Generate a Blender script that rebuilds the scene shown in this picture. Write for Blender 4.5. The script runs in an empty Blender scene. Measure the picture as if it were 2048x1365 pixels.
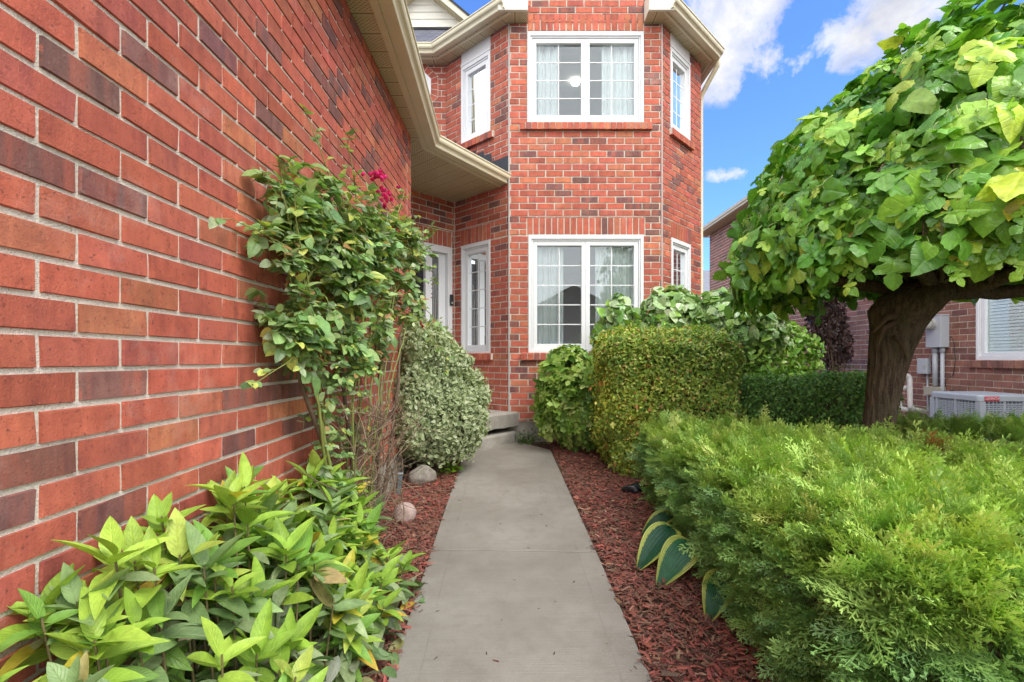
import bpy, math, random
import numpy as np
from math import radians, sin, cos, pi, sqrt
from mathutils import Vector, Matrix, noise as mnoise

scene = bpy.context.scene
COL = scene.collection
# ------------------------------------------------------------------ camera
CX, CY, F, HC = 1030.0, 716.0, 967.0, 1.28
cam_data = bpy.data.cameras.new('camera')
cam = bpy.data.objects.new('camera', cam_data); COL.objects.link(cam)
cam.location = (0, 0, HC); cam.rotation_euler = (radians(90), 0, 0)
cam_data.sensor_width = 36.0; cam_data.lens = 36.0*F/2048.0
cam_data.shift_x = -6.0/2048; cam_data.shift_y = 33.5/2048
cam_data.clip_start = 0.02; cam_data.clip_end = 2000
scene.camera = cam
# ------------------------------------------------------------------ world, sun, exposure
SUN_EL, SUN_AZ = radians(52), radians(136)      # azimuth clockwise from +Y
w = bpy.data.worlds.new('World'); scene.world = w; w.use_nodes = True
nt = w.node_tree; nt.nodes.clear()
def N(t, typ, **kw):
    n = t.nodes.new(typ)
    for k, v in kw.items(): setattr(n, k, v)
    return n
def math_(t, op, a, b=None, c=None, clamp=False):
    n = t.nodes.new('ShaderNodeMath'); n.operation = op; n.use_clamp = clamp
    for i, x in enumerate((a, b, c)):
        if x is None: continue
        if isinstance(x, (int, float)): n.inputs[i].default_value = x
        else: t.links.new(x, n.inputs[i])
    return n.outputs[0]
def vmath(t, op, a, b=None):
    n = t.nodes.new('ShaderNodeVectorMath'); n.operation = op
    for i, x in enumerate((a, b)):
        if x is None: continue
        if isinstance(x, (tuple, list)): n.inputs[i].default_value = x
        else: t.links.new(x, n.inputs[i])
    return n
def ramp(t, fac, stops, interp='LINEAR'):
    n = t.nodes.new('ShaderNodeValToRGB'); n.color_ramp.interpolation = interp
    els = n.color_ramp.elements
    while len(els) < len(stops): els.new(0.5)
    for e, (p, c) in zip(els, stops):
        e.position = p; e.color = (c, c, c, 1) if isinstance(c, (int, float)) else (*c, 1)
    t.links.new(fac, n.inputs[0]); return n.outputs[0]
def mixc(t, fac, a, b, blend='MIX'):
    n = t.nodes.new('ShaderNodeMix'); n.data_type = 'RGBA'; n.blend_type = blend
    for sock, x in ((n.inputs[0], fac), (n.inputs[6], a), (n.inputs[7], b)):
        if isinstance(x, (int, float)): sock.default_value = x
        elif isinstance(x, (tuple, list)): sock.default_value = (*x, 1) if len(x) == 3 else x
        else: t.links.new(x, sock)
    return n.outputs[2]
def noise(t, vec, scale, detail=4, rough=.55, dist=0, out=0):
    n = t.nodes.new('ShaderNodeTexNoise'); n.inputs['Scale'].default_value = scale
    n.inputs['Detail'].default_value = detail; n.inputs['Roughness'].default_value = rough
    n.inputs['Distortion'].default_value = dist
    if vec is not None: t.links.new(vec, n.inputs['Vector'])
    return n.outputs[out]

sky = N(nt, 'ShaderNodeTexSky', sky_type='NISHITA', sun_disc=False)
sky.sun_elevation = SUN_EL; sky.sun_rotation = SUN_AZ
sky.altitude = 200; sky.air_density = 1.0; sky.dust_density = 0.6; sky.ozone_density = 2.5
tc = N(nt, 'ShaderNodeTexCoord')
d = vmath(nt, 'NORMALIZE', tc.outputs['Generated']).outputs[0]
def skydir(px, py):
    v = Vector(((px-CX)/F, 1, (CY-py)/F)).normalized(); return tuple(v)
warp = noise(nt, d, 2.2, 3, .6, out=1)
wv = vmath(nt, 'SCALE', vmath(nt, 'SUBTRACT', warp, (.5, .5, .5)).outputs[0]); wv.inputs['Scale'].default_value = .16
wd = vmath(nt, 'ADD', d, wv.outputs[0]).outputs[0]
fine = noise(nt, wd, 9, 10, .66)
def blob(px, py, rad, amp=1.0, sx=1.0, sz=1.0):
    c = skydir(px, py)
    df = vmath(nt, 'SUBTRACT', d, c).outputs[0]
    df = vmath(nt, 'MULTIPLY', df, (sx, 1, sz)).outputs[0]
    l = vmath(nt, 'LENGTH', df).outputs['Value']
    return math_(nt, 'MULTIPLY', math_(nt, 'SUBTRACT', 1.0, math_(nt, 'DIVIDE', l, rad), clamp=True), amp)
m = None
for b in [(1465, 35, .085, 1.0, .8, 1.0), (1500, 20, .07, .85, .8, 1), (1440, 130, .07, .9, .8, 1.0), (1545, 125, .06, .8, .6, 1.5), (1800, 20, .085, 1.05, .7, 1.1),
          (1710, 75, .06, 1.0, .8, 1.1), (1455, 350, .045, .68, .6, 2.6), (1870, -90, .10, 1.0, .7, 1.0)]:
    s = blob(*b); m = s if m is None else math_(nt, 'MAXIMUM', m, s)
near = math_(nt, 'ADD', math_(nt, 'MULTIPLY', m, .44), math_(nt, 'MULTIPLY', fine, 1.52))
near = ramp(nt, math_(nt, 'MULTIPLY', near, .7), [(.60, 0), (.70, .7), (.84, 1)])
near = math_(nt, 'MULTIPLY', near, ramp(nt, m, [(.02, 0), (.22, 1)]))
# broad cloud layer added out of view, overhead and behind, for soft fill light
sepd = N(nt, 'ShaderNodeSeparateXYZ'); nt.links.new(d, sepd.inputs[0])
fill_deck_in = math_(nt, 'ADD', math_(nt, 'MULTIPLY', sepd.outputs[1], -1.0), math_(nt, 'MULTIPLY', noise(nt, wd, 2.5, 6, .6), .7))
fill_deck = ramp(nt, fill_deck_in, [(-.0, 0), (.30, 1)])
cov = math_(nt, 'MAXIMUM', near, fill_deck)
shade = noise(nt, wd, 8.0, 8, .62)
nearc = ramp(nt, shade, [(.32, (.19, .20, .235)), (.60, (.33, .33, .34))])
nv = vmath(nt, 'SCALE', nearc); nv.inputs['Scale'].default_value = 10
dkc = ramp(nt, shade, [(.25, (.74, .76, .80)), (.62, (1.0, 1.0, 1.0))])
dv = vmath(nt, 'SCALE', dkc); dv.inputs['Scale'].default_value = 10
ccol = mixc(nt, fill_deck, nv.outputs[0], dv.outputs[0])
lp_up = ramp(nt, sepd.outputs[2], [(.0, .75), (.5, 1.0)])
skyc = mixc(nt, 1.0, sky.outputs[0], (.50, .72, 1.10), 'MULTIPLY')
mixed = mixc(nt, cov, skyc, ccol)
bg = N(nt, 'ShaderNodeBackground'); bg.inputs[1].default_value = 0.15
nt.links.new(mixed, bg.inputs[0])
wo = N(nt, 'ShaderNodeOutputWorld'); nt.links.new(bg.outputs[0], wo.inputs[0])

sl = bpy.data.lights.new('sun', 'SUN'); sl.energy = 1.12; sl.angle = radians(28); sl.color = (1.0, .965, .9)
sun = bpy.data.objects.new('sun', sl); COL.objects.link(sun)
sd = Vector((sin(SUN_AZ)*cos(SUN_EL), cos(SUN_AZ)*cos(SUN_EL), sin(SUN_EL)))
sun.rotation_euler = (-sd).to_track_quat('-Z', 'Y').to_euler(); sun.location = (0, 0, 20)
scene.view_settings.view_transform = 'Standard'; scene.view_settings.look = 'None'
scene.view_settings.gamma = 1; scene.view_settings.use_curve_mapping = False
scene.view_settings.exposure = 1.12
scene.cycles.max_bounces = 8; scene.cycles.transparent_max_bounces = 12

# ------------------------------------------------------------------ object helpers
def rootpos(p):
    v = Vector((0, 0, 0))
    while p is not None: v += p.location; p = p.parent
    return v
def thing(name, label, cat, loc=(0, 0, 0), group=None):
    o = bpy.data.objects.new(name, None); COL.objects.link(o); o.location = loc
    o.empty_display_size = .1; o['label'] = label; o['category'] = cat
    if group: o['group'] = group
    return o
def tag(o, label=None, cat=None, group=None, kind=None):
    if label: o['label'] = label
    if cat: o['category'] = cat
    if group: o['group'] = group
    if kind: o['kind'] = kind
    return o
class MB:
    """collects geometry in world coordinates"""
    def __init__(s): s.v = []; s.f = []; s.m = []; s.uv = {}; s.col = []; s.cur = (1, 1, 1)
    def add(s, vs, fs, mi=0, uvs=None):
        b = len(s.v); s.v += [tuple(v) for v in vs]
        for i, f in enumerate(fs):
            if uvs: s.uv[len(s.f)] = uvs[i]
            s.f.append(tuple(b+k for k in f)); s.m.append(mi); s.col.append(s.cur)
    def box(s, lo, hi, mi=0, fr=None):
        x0, y0, z0 = lo; x1, y1, z1 = hi
        vs = [(x0,y0,z0),(x1,y0,z0),(x1,y1,z0),(x0,y1,z0),(x0,y0,z1),(x1,y0,z1),(x1,y1,z1),(x0,y1,z1)]
        if fr: vs = [fr(*v) for v in vs]
        s.add(vs, [(0,3,2,1),(4,5,6,7),(0,1,5,4),(1,2,6,5),(2,3,7,6),(3,0,4,7)], mi)
    def prism(s, poly, z0, z1, mi=0):
        n = len(poly)
        s.add([(x, y, z0) for x, y in poly]+[(x, y, z1) for x, y in poly],
              [tuple(range(n))[::-1], tuple(range(n, 2*n))]+[(i, (i+1) % n, n+(i+1) % n, n+i) for i in range(n)], mi)
    def tube(s, pts, r, n=8, mi=0, cap=True):
        pts = [Vector(p) for p in pts]
        if not hasattr(r, '__len__'): r = [r]*len(pts)
        vs = []; up = None
        for i, p in enumerate(pts):
            t = (pts[min(i+1, len(pts)-1)]-pts[max(i-1, 0)]).normalized()
            if up is None: up = t.orthogonal().normalized()
            up = (up-t*up.dot(t)); up = up.normalized() if up.length > 1e-6 else t.orthogonal().normalized()
            b = t.cross(up)
            for k in range(n):
                a = 2*pi*k/n; vs.append(p+(up*cos(a)+b*sin(a))*r[i])
        fs = [(i*n+k, i*n+(k+1) % n, (i+1)*n+(k+1) % n, (i+1)*n+k) for i in range(len(pts)-1) for k in range(n)]
        if cap: fs += [tuple(range(n))[::-1], tuple((len(pts)-1)*n+k for k in range(n))]
        s.add(vs, fs, mi)
    def build(s, name, mats, parent=None, smooth=False, bevel=0, colattr=False):
        if not isinstance(mats, (list, tuple)): mats = [mats]
        off = rootpos(parent)
        me = bpy.data.meshes.new(name)
        me.from_pydata([(v[0]-off.x, v[1]-off.y, v[2]-off.z) for v in s.v], [], s.f)
        for mm in mats: me.materials.append(mm)
        me.polygons.foreach_set('material_index', s.m)
        if s.uv:
            l = me.uv_layers.new(name='UVMap')
            for pi_, uvs in s.uv.items():
                p = me.polygons[pi_]
                for k, li in enumerate(p.loop_indices): l.data[li].uv = uvs[k]
        if colattr:
            ca = me.color_attributes.new(name='col', type='FLOAT_COLOR', domain='CORNER')
            buf = np.ones((len(me.loops), 4), 'f'); k = 0
            for f, c in zip(s.f, s.col): buf[k:k+len(f), :3] = c; k += len(f)
            ca.data.foreach_set('color', buf.ravel())
        if smooth: me.polygons.foreach_set('use_smooth', [True]*len(me.polygons))
        me.update()
        o = bpy.data.objects.new(name, me); COL.objects.link(o)
        if parent is not None: o.parent = parent
        if bevel:
            md = o.modifiers.new('bevel', 'BEVEL'); md.width = bevel; md.segments = 2; md.limit_method = 'ANGLE'
        return o

# ---- numpy foliage --------------------------------------------------------
def nrm(a): return a/np.maximum(np.linalg.norm(a, axis=-1, keepdims=True), 1e-9)
def np_mesh(name, V, loops, lens, mats, parent=None, uv=None, col=None, smooth=True, mi=None):
    off = np.array(rootpos(parent))
    me = bpy.data.meshes.new(name)
    me.vertices.add(len(V)); me.vertices.foreach_set('co', (V-off).astype('f').ravel())
    me.loops.add(len(loops)); me.loops.foreach_set('vertex_index', loops.astype('i'))
    me.polygons.add(len(lens))
    st = np.concatenate([[0], np.cumsum(lens)[:-1]]).astype('i')
    me.polygons.foreach_set('loop_start', st); me.polygons.foreach_set('loop_total', lens.astype('i'))
    for m_ in (mats if isinstance(mats, (list, tuple)) else [mats]): me.materials.append(m_)
    if mi is not None: me.polygons.foreach_set('material_index', mi.astype('i'))
    me.polygons.foreach_set('use_smooth', np.full(len(lens), smooth))
    if uv is not None:
        l = me.uv_layers.new(name='UVMap'); l.data.foreach_set('uv', uv.astype('f').ravel())
    if col is not None:
        ca = me.color_attributes.new(name='col', type='FLOAT_COLOR', domain='POINT')
        c4 = np.ones((len(V), 4), 'f'); c4[:, :3] = col; ca.data.foreach_set('color', c4.ravel())
    me.update(calc_edges=True); me.validate()
    o = bpy.data.objects.new(name, me); COL.objects.link(o)
    if parent is not None: o.parent = parent
    return o
def leaves(name, tmpls, pos, axis, normal, scale, col, mat, parent=None, tsel=None, smooth=True, wscale=None):
    """tmpls: list of (V, F, UV) with the leaf along +Y, normal +Z; instances merged into one mesh"""
    pos = np.asarray(pos, float); n = len(pos)
    y = nrm(np.asarray(axis, float)); z = np.asarray(normal, float)
    z = nrm(z-y*np.sum(y*z, 1, keepdims=True)); x = np.cross(y, z)
    scale = np.broadcast_to(np.asarray(scale, float), (n,))
    ws = np.ones(n) if wscale is None else wscale
    if tsel is None: tsel = np.random.RandomState(3).randint(0, len(tmpls), n)
    Vs, Ls, Ns, Us, Cs = [], [], [], [], []; base = 0
    for ti, (tv, tf, tuv) in enumerate(tmpls):
        idx = np.nonzero(tsel == ti)[0]
        if not len(idx): continue
        k = len(idx); s = scale[idx][:, None, None]
        W = (x[idx][:, None, :]*(tv[None, :, 0:1]*ws[idx][:, None, None]) + y[idx][:, None, :]*tv[None, :, 1:2] + z[idx][:, None, :]*tv[None, :, 2:3])*s + pos[idx][:, None, :]
        Vs.append(W.reshape(-1, 3)); nv = len(tv)
        fl = np.array([i for f in tf for i in f]); ln = np.array([len(f) for f in tf])
        Ls.append((fl[None, :]+(np.arange(k)*nv)[:, None]+base).ravel()); Ns.append(np.tile(ln, k))
        Us.append(np.tile(tuv[fl], (k, 1))); Cs.append(np.repeat(col[idx], nv, axis=0)); base += k*nv
    return np_mesh(name, np.concatenate(Vs), np.concatenate(Ls), np.concatenate(Ns), mat, parent,
                   np.concatenate(Us), np.concatenate(Cs), smooth)
def tubes_np(name, curves, radii, mat, parent=None, n=5, col=None):
    """curves: list of (k,3) arrays; radii: list of (k,)"""
    Vs, Ls = [], []; base = 0; cnt = 0
    an = 2*np.pi*np.arange(n)/n
    for P, R in zip(curves, radii):
        P = np.asarray(P, float); k = len(P)
        T = nrm(np.gradient(P, axis=0))
        ref = np.array([.31, .21, .92]) if abs(T[0][2]) < .8 else np.array([.93, .2, .1])
        A = nrm(np.cross(T, ref)); B = np.cross(T, A)
        ring = P[:, None, :]+(A[:, None, :]*np.cos(an)[None, :, None]+B[:, None, :]*np.sin(an)[None, :, None])*np.asarray(R)[:, None, None]
        Vs.append(ring.reshape(-1, 3))
        i = np.arange(k-1)[:, None]*n; j = np.arange(n)[None, :]; j2 = (j+1) % n
        q = np.stack([i+j, i+j2, i+n+j2, i+n+j], -1).reshape(-1, 4)+base
        Ls.append(q.ravel()); cnt += len(q); base += k*n
    V = np.concatenate(Vs)
    c = None if col is None else np.tile(np.array(col), (len(V), 1))
    return np_mesh(name, V, np.concatenate(Ls), np.full(cnt, 4), mat, parent, None, c, True)
def bez(p0, p1, p2, k=10):
    t = np.linspace(0, 1, k)[:, None]
    return (1-t)**2*np.array(p0)+2*(1-t)*t*np.array(p1)+t*t*np.array(p2)
def snoise(P, seed=0, sc=1.0):
    r = np.random.RandomState(seed); out = np.zeros(len(P))
    for o in range(3):
        for _ in range(4):
            k = r.normal(size=3)*sc*(1.8**o); out += np.sin(P@k*2+r.rand()*6.28)/(1.7**o)
    return out/5.0
def palette(rs, n, cols, wts, jit=.12):
    c = np.array(cols)[rs.choice(len(cols), n, p=np.array(wts)/sum(wts))]
    return c*(1+rs.normal(size=(n, 1))*jit)*(1+rs.normal(size=(n, 3))*jit*.35)

def t_lance(w=.26, fold=.18, droop=.25, seg=6, twist=0., tip=1.0):
    """lanceolate leaf with folded midrib"""
    V, F, U = [], [], []
    for i in range(seg+1):
        t = i/seg; wd_ = w*(sin(pi*t**.85)**.8 if 0 < t < 1 else 0)*(1-.25*t)
        zc = -droop*t*t; a = twist*t
        for s in (-1, 0, 1):
            px_, pz = s*wd_, abs(s)*wd_*fold*2
            V.append((px_*cos(a)-pz*sin(a), t*(1-.12*droop*t), zc+px_*sin(a)+pz*cos(a))); U.append((.5+.5*s, t))
    for i in range(seg):
        for s in (0, 1):
            a_ = i*3+s; F.append((a_, a_+1, a_+4, a_+3))
    return np.array(V), F, np.array(U)
def t_small(w=.5, fold=.25):
    V = [(0,0,0),(w*.5,.45,fold*.5),(0,1,-.05),(-w*.5,.45,fold*.5),(0,.45,0)]
    F = [(0,1,4),(1,2,4),(2,3,4),(3,0,4)]
    U = [(.5,0),(1,.45),(.5,1),(0,.45),(.5,.45)]
    return np.array(V), F, np.array(U)
def t_round(w=.8, fold=.12, droop=.15, n=7):
    """ovate leaf: spine and outline both sides"""
    V, F, U = [], [], []
    for i in range(n+1):
        t = i/n; wd_ = w*.5*(max(sin(pi*t**.72), 0)**.62) if 0 < t < 1 else 0
        for s in (-1, 0, 1):
            V.append((s*wd_, t-.05*abs(s), -droop*t*t+abs(s)*wd_*fold*2+.02*sin(9*t+s))); U.append((.5+.5*s, t))
    for i in range(n):
        for s in (0, 1):
            a_ = i*3+s; F.append((a_, a_+1, a_+4, a_+3))
    return np.array(V), F, np.array(U)
def t_outline(pts, cup=.1, droop=.15, wav=.03, seed=0):
    """lobed leaf: right half outline pts (x,y) from base to tip, mirrored with differences"""
    r = random.Random(seed); V, F, U = [], [], []
    sp = [(0, y) for _, y in pts]
    def z(x, y): return cup*abs(x)-droop*y*y+wav*sin(7*y+5*x+seed)
    n = len(pts)
    for s in (0, 1, -1):
        for i, (x, y) in enumerate(pts):
            if s == 0: X, Y = 0, min(max(y, 0), 1)
            else: X, Y = s*x*(1+r.uniform(-.08, .08)), y+r.uniform(-.02, .02)
            V.append((X, Y, z(X, Y))); U.append((.5+X*.6, Y))
    for i in range(n-1):
        F.append((i, n+i, n+i+1, i+1)); F.append((i, i+1, 2*n+i+1, 2*n+i))
    return np.array(V), F, np.array(U)
# ------------------------------------------------------------------ materials
def mat(name):
    m_ = bpy.data.materials.new(name); m_.use_nodes = True
    t = m_.node_tree; t.nodes.clear()
    o = t.nodes.new('ShaderNodeOutputMaterial'); b = t.nodes.new('ShaderNodeBsdfPrincipled')
    t.links.new(b.outputs[0], o.inputs[0]); return m_, t, b, o
def setc(t, b, key, x):
    s = b.inputs[key]
    if isinstance(x, (int, float)): s.default_value = x
    elif isinstance(x, (tuple, list)): s.default_value = (*x, 1)
    else: t.links.new(x, s)
def bump(t, b, h, strength=.5, dist=.005):
    n = t.nodes.new('ShaderNodeBump'); n.inputs['Strength'].default_value = strength; n.inputs['Distance'].default_value = dist
    t.links.new(h, n.inputs['Height']); t.links.new(n.outputs[0], b.inputs['Normal']); return n
def objco(t): return t.nodes.new('ShaderNodeTexCoord').outputs['Object']
def uvco(t): return t.nodes.new('ShaderNodeTexCoord').outputs['UV']
def simple(name, c, rough=.6, var=.12, scale=6, bstr=.15, bscale=80, metallic=0):
    m_, t, b, o = mat(name); co = objco(t)
    n = noise(t, co, scale, 5)
    c1 = tuple(x*(1-var) for x in c); c2 = tuple(min(x*(1+var), 1) for x in c)
    setc(t, b, 'Base Color', mixc(t, ramp(t, n, [(.3, 0), (.7, 1)]), c1, c2))
    b.inputs['Roughness'].default_value = rough; b.inputs['Metallic'].default_value = metallic
    if bstr: bump(t, b, noise(t, co, bscale, 3), bstr, .002)
    return m_
def leafmat(name, veins=0, vein_amt=.25, rough=.45, transl=.35, spec=.4, ribs=0, border=None, bordw=.3, tint=None):
    m_, t, b, o = mat(name)
    at = t.nodes.new('ShaderNodeAttribute'); at.attribute_name = 'col'; c = at.outputs['Color']
    co = objco(t); nz = noise(t, co, 45, 4, .6)
    c = mixc(t, 1.0, c, ramp(t, nz, [(.3, (.78, .8, .75)), (.7, (1.2, 1.17, 1.1))]), 'MULTIPLY')
    uv = uvco(t); sp = N(t, 'ShaderNodeSeparateXYZ'); t.links.new(uv, sp.inputs[0])
    ax = math_(t, 'ABSOLUTE', math_(t, 'SUBTRACT', sp.outputs[0], .5))
    if border is not None:
        e = math_(t, 'ADD', ax, math_(t, 'MULTIPLY', noise(t, co, 60, 3), .12))
        c = mixc(t, ramp(t, e, [(bordw+.04, 0), (bordw+.08, 1)]), c, border)
    if ribs:
        rl = ramp(t, math_(t, 'ABSOLUTE', math_(t, 'SUBTRACT', math_(t, 'FRACT', math_(t, 'MULTIPLY', ax, ribs)), .5)), [(.0, 1), (.22, 0)])
        c = mixc(t, math_(t, 'MULTIPLY', rl, .45), c, mixc(t, 1.0, c, (.45, .5, .5), 'MULTIPLY')); bump(t, b, math_(t, 'MULTIPLY', rl, -1.0), .8, .006)
    if veins:
        # side veins sweep up and outwards from the midrib
        ph = math_(t, 'SUBTRACT', sp.outputs[1], math_(t, 'MULTIPLY', ax, .55))
        fr = math_(t, 'FRACT', math_(t, 'MULTIPLY', ph, veins))
        tri = math_(t, 'ABSOLUTE', math_(t, 'SUBTRACT', fr, .5))
        line = ramp(t, tri, [(.0, 1), (.13, 0)])
        mid = ramp(t, ax, [(.0, 1), (.035, 0)])
        ln = math_(t, 'MAXIMUM', math_(t, 'MULTIPLY', line, .6), mid)
        c = mixc(t, math_(t, 'MULTIPLY', ln, vein_amt), c, mixc(t, 1.0, c, (1.9, 1.75, 1.5), 'MULTIPLY'))
        bump(t, b, math_(t, 'MULTIPLY', ln, -1.0), .5, .004)
    setc(t, b, 'Base Color', c)
    b.inputs['Roughness'].default_value = rough; b.inputs['Specular IOR Level'].default_value = spec
    if transl:
        tr = t.nodes.new('ShaderNodeBsdfTranslucent')
        t.links.new(mixc(t, 1.0, c, (1.1, 1.25, .5), 'MULTIPLY'), tr.inputs[0])
        mx = t.nodes.new('ShaderNodeMixShader'); mx.inputs[0].default_value = transl
        t.links.new(b.outputs[0], mx.inputs[1]); t.links.new(tr.outputs[0], mx.inputs[2]); t.links.new(mx.outputs[0], o.inputs[0])
    return m_
def brickmat(name, reds=(.47, .118, .070), darks=(.17, .055, .055)):
    m_, t, b, o = mat(name)
    at = t.nodes.new('ShaderNodeAttribute'); at.attribute_name = 'col'
    co = objco(t)
    uv = uvco(t)
    n1 = noise(t, co, 14, 5, .6); n2 = noise(t, co, 160, 4, .7)
    # vertical drag streaks of the extruded face (uv: u along the brick, v up)
    mp = t.nodes.new('ShaderNodeMapping'); mp.inputs['Scale'].default_value = (34, 4, 1); t.links.new(uv, mp.inputs[0])
    n3 = noise(t, mp.outputs[0], 1, 4, .6)
    c = mixc(t, 1.0, at.outputs['Color'], ramp(t, n1, [(.25, (.72, .70, .72)), (.75, (1.25, 1.28, 1.2))]), 'MULTIPLY')
    c = mixc(t, .85, c, ramp(t, n3, [(.25, (.78, .75, .78)), (.75, (1.15, 1.2, 1.15))]), 'MULTIPLY')
    mp2 = t.nodes.new('ShaderNodeMapping'); mp2.inputs['Scale'].default_value = (11, 1.2, 1); t.links.new(uv, mp2.inputs[0])
    n4 = noise(t, mp2.outputs[0], 1, 3, .6)
    c = mixc(t, ramp(t, n4, [(.48, 0), (.66, .6)]), c, reds); c = mixc(t, ramp(t, n4, [(.30, .35), (.42, 0)]), c, darks)
    c = mixc(t, ramp(t, n2, [(.60, 0), (.78, .35)]), c, (.62, .44, .30))
    c = mixc(t, ramp(t, noise(t, co, 90, 5, .75), [(.33, .8), (.43, 0)]), c, (.12, .04, .035))
    c = mixc(t, ramp(t, noise(t, co, 3.2, 7, .72), [(.56, 0), (.74, .28)]), c, (.60, .47, .40))
    setc(t, b, 'Base Color', c); b.inputs['Roughness'].default_value = .8; b.inputs['Specular IOR Level'].default_value = .3
    h = math_(t, 'ADD', math_(t, 'MULTIPLY', n2, .6), math_(t, 'MULTIPLY', n3, .6))
    bump(t, b, h, .8, .005)
    return m_
M = {}
M['brick'] = brickmat('brick')
def _mortar():
    m_, t, b, o = mat('mortar'); co = objco(t)
    n = noise(t, co, 9, 5); n2 = noise(t, co, 220, 3, .7)
    c = mixc(t, ramp(t, n, [(.3, 0), (.7, 1)]), (.64, .59, .49), (.76, .71, .61))
    c = mixc(t, ramp(t, n2, [(.3, .4), (.5, 0)]), c, (.25, .22, .18))
    setc(t, b, 'Base Color', c); b.inputs['Roughness'].default_value = .95; bump(t, b, math_(t, 'ADD', n2, noise(t, co, 45, 4, .6)), .9, .006); return m_
M['mortar'] = _mortar()
M['white'] = simple('white_vinyl', (.78, .79, .80), .35, .02, 3, .03)
M['cream'] = simple('cream_aluminium', (.68, .62, .44), .38, .05, 5, .04)
M['siding'] = simple('cream_siding', (.72, .70, .60), .5, .04, 4, .05)
M['flashing'] = simple('black_flashing', (.03, .034, .045), .5, .2)
M['caulk'] = simple('grey_caulk', (.42, .40, .38), .7, .1, 30)
M['concrete_dark'] = simple('foundation_concrete', (.33, .31, .26), .9, .25, 7, .5, 60)
M['plaster'] = simple('room_plaster', (.78, .77, .74), .9, .03)
M['blackdoor'] = simple('black_door_paint', (.018, .019, .024), .3, .1)
M['metalgrey'] = simple('grey_enamel', (.46, .49, .52), .42, .05, 8, .05)
M['pvc'] = simple('white_pvc', (.72, .71, .68), .4, .06, 10, .04)
M['dark'] = simple('dark_plastic', (.02, .02, .022), .4, .1)
def _glass(nm='window_glass', ior=1.38, add=.04):
    m_, t, b, o = mat(nm)
    g = N(t, 'ShaderNodeBsdfGlossy'); g.inputs['Roughness'].default_value = .0; g.inputs[0].default_value = (.92, .97, 1, 1)
    tr = N(t, 'ShaderNodeBsdfTransparent'); tr.inputs[0].default_value = (.95, .98, .98, 1)
    fr = N(t, 'ShaderNodeFresnel'); fr.inputs[0].default_value = ior
    mx = N(t, 'ShaderNodeMixShader'); t.links.new(math_(t, 'ADD', math_(t, 'MULTIPLY', fr.outputs[0], 1.0), add, clamp=True), mx.inputs[0])
    co = objco(t); bp = N(t, 'ShaderNodeBump'); bp.inputs['Strength'].default_value = .03; bp.inputs['Distance'].default_value = .02
    t.links.new(noise(t, co, 2.5, 1), bp.inputs['Height']); t.links.new(bp.outputs[0], g.inputs['Normal'])
    t.links.new(tr.outputs[0], mx.inputs[1]); t.links.new(g.outputs[0], mx.inputs[2]); t.links.new(mx.outputs[0], o.inputs[0])
    return m_
M['glass'] = _glass(); M['glass_dull'] = _glass('shaded_glass', 1.1, .02)
def _curtain():
    m_, t, b, o = mat('sheer_curtain'); b.inputs['Base Color'].default_value = (.9, .92, .9, 1); b.inputs['Roughness'].default_value = .9
    tr = N(t, 'ShaderNodeBsdfTranslucent'); tr.inputs[0].default_value = (.8, .82, .8, 1)
    mx = N(t, 'ShaderNodeMixShader'); mx.inputs[0].default_value = .12
    t.links.new(b.outputs[0], mx.inputs[1]); t.links.new(tr.outputs[0], mx.inputs[2]); t.links.new(mx.outputs[0], o.inputs[0]); return m_
M['curtain'] = _curtain()
def _soffit(name, solid):
    m_, t, b, o = mat(name); uv = uvco(t)
    sp = N(t, 'ShaderNodeSeparateXYZ'); t.links.new(uv, sp.inputs[0])
    fr = math_(t, 'FRACT', math_(t, 'DIVIDE', sp.outputs[1], .187))
    groove = ramp(t, math_(t, 'ABSOLUTE', math_(t, 'SUBTRACT', fr, .5)), [(.455, 0), (.475, 1)])
    def cell(x, y):
        a = math_(t, 'SUBTRACT', math_(t, 'FRACT', x), .5); c = math_(t, 'SUBTRACT', math_(t, 'FRACT', y), .5)
        return math_(t, 'SQRT', math_(t, 'ADD', math_(t, 'MULTIPLY', a, a), math_(t, 'MULTIPLY', math_(t, 'MULTIPLY', c, c), 2.2)))
    X = math_(t, 'DIVIDE', sp.outputs[0], .034); Y = math_(t, 'DIVIDE', sp.outputs[1], .026)
    d1 = cell(X, Y); d2 = cell(math_(t, 'ADD', X, .5), math_(t, 'ADD', Y, .5))
    dd = math_(t, 'MINIMUM', d1, d2)
    dots = ramp(t, dd, [(.15, 1), (.22, 0)])
    inb = ramp(t, math_(t, 'ABSOLUTE', math_(t, 'SUBTRACT', fr, .5)), [(.36, 1), (.38, 0)])
    dots = math_(t, 'MULTIPLY', dots, inb)
    k = math_(t, 'MAXIMUM', math_(t, 'MULTIPLY', dots, .0 if solid else .9), math_(t, 'MULTIPLY', groove, .7))
    base = mixc(t, ramp(t, noise(t, uv, 5, 3), [(.3, 0), (.7, 1)]), (.56, .475, .29), (.64, .55, .35))
    setc(t, b, 'Base Color', mixc(t, k, base, (.10, .075, .04))); b.inputs['Roughness'].default_value = .45
    bump(t, b, math_(t, 'MULTIPLY', math_(t, 'MAXIMUM', groove, dots), -1), .6, .004)
    return m_
M['soffit'] = _soffit('vented_soffit', False); M['soffit_solid'] = M['soffit']
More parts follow.
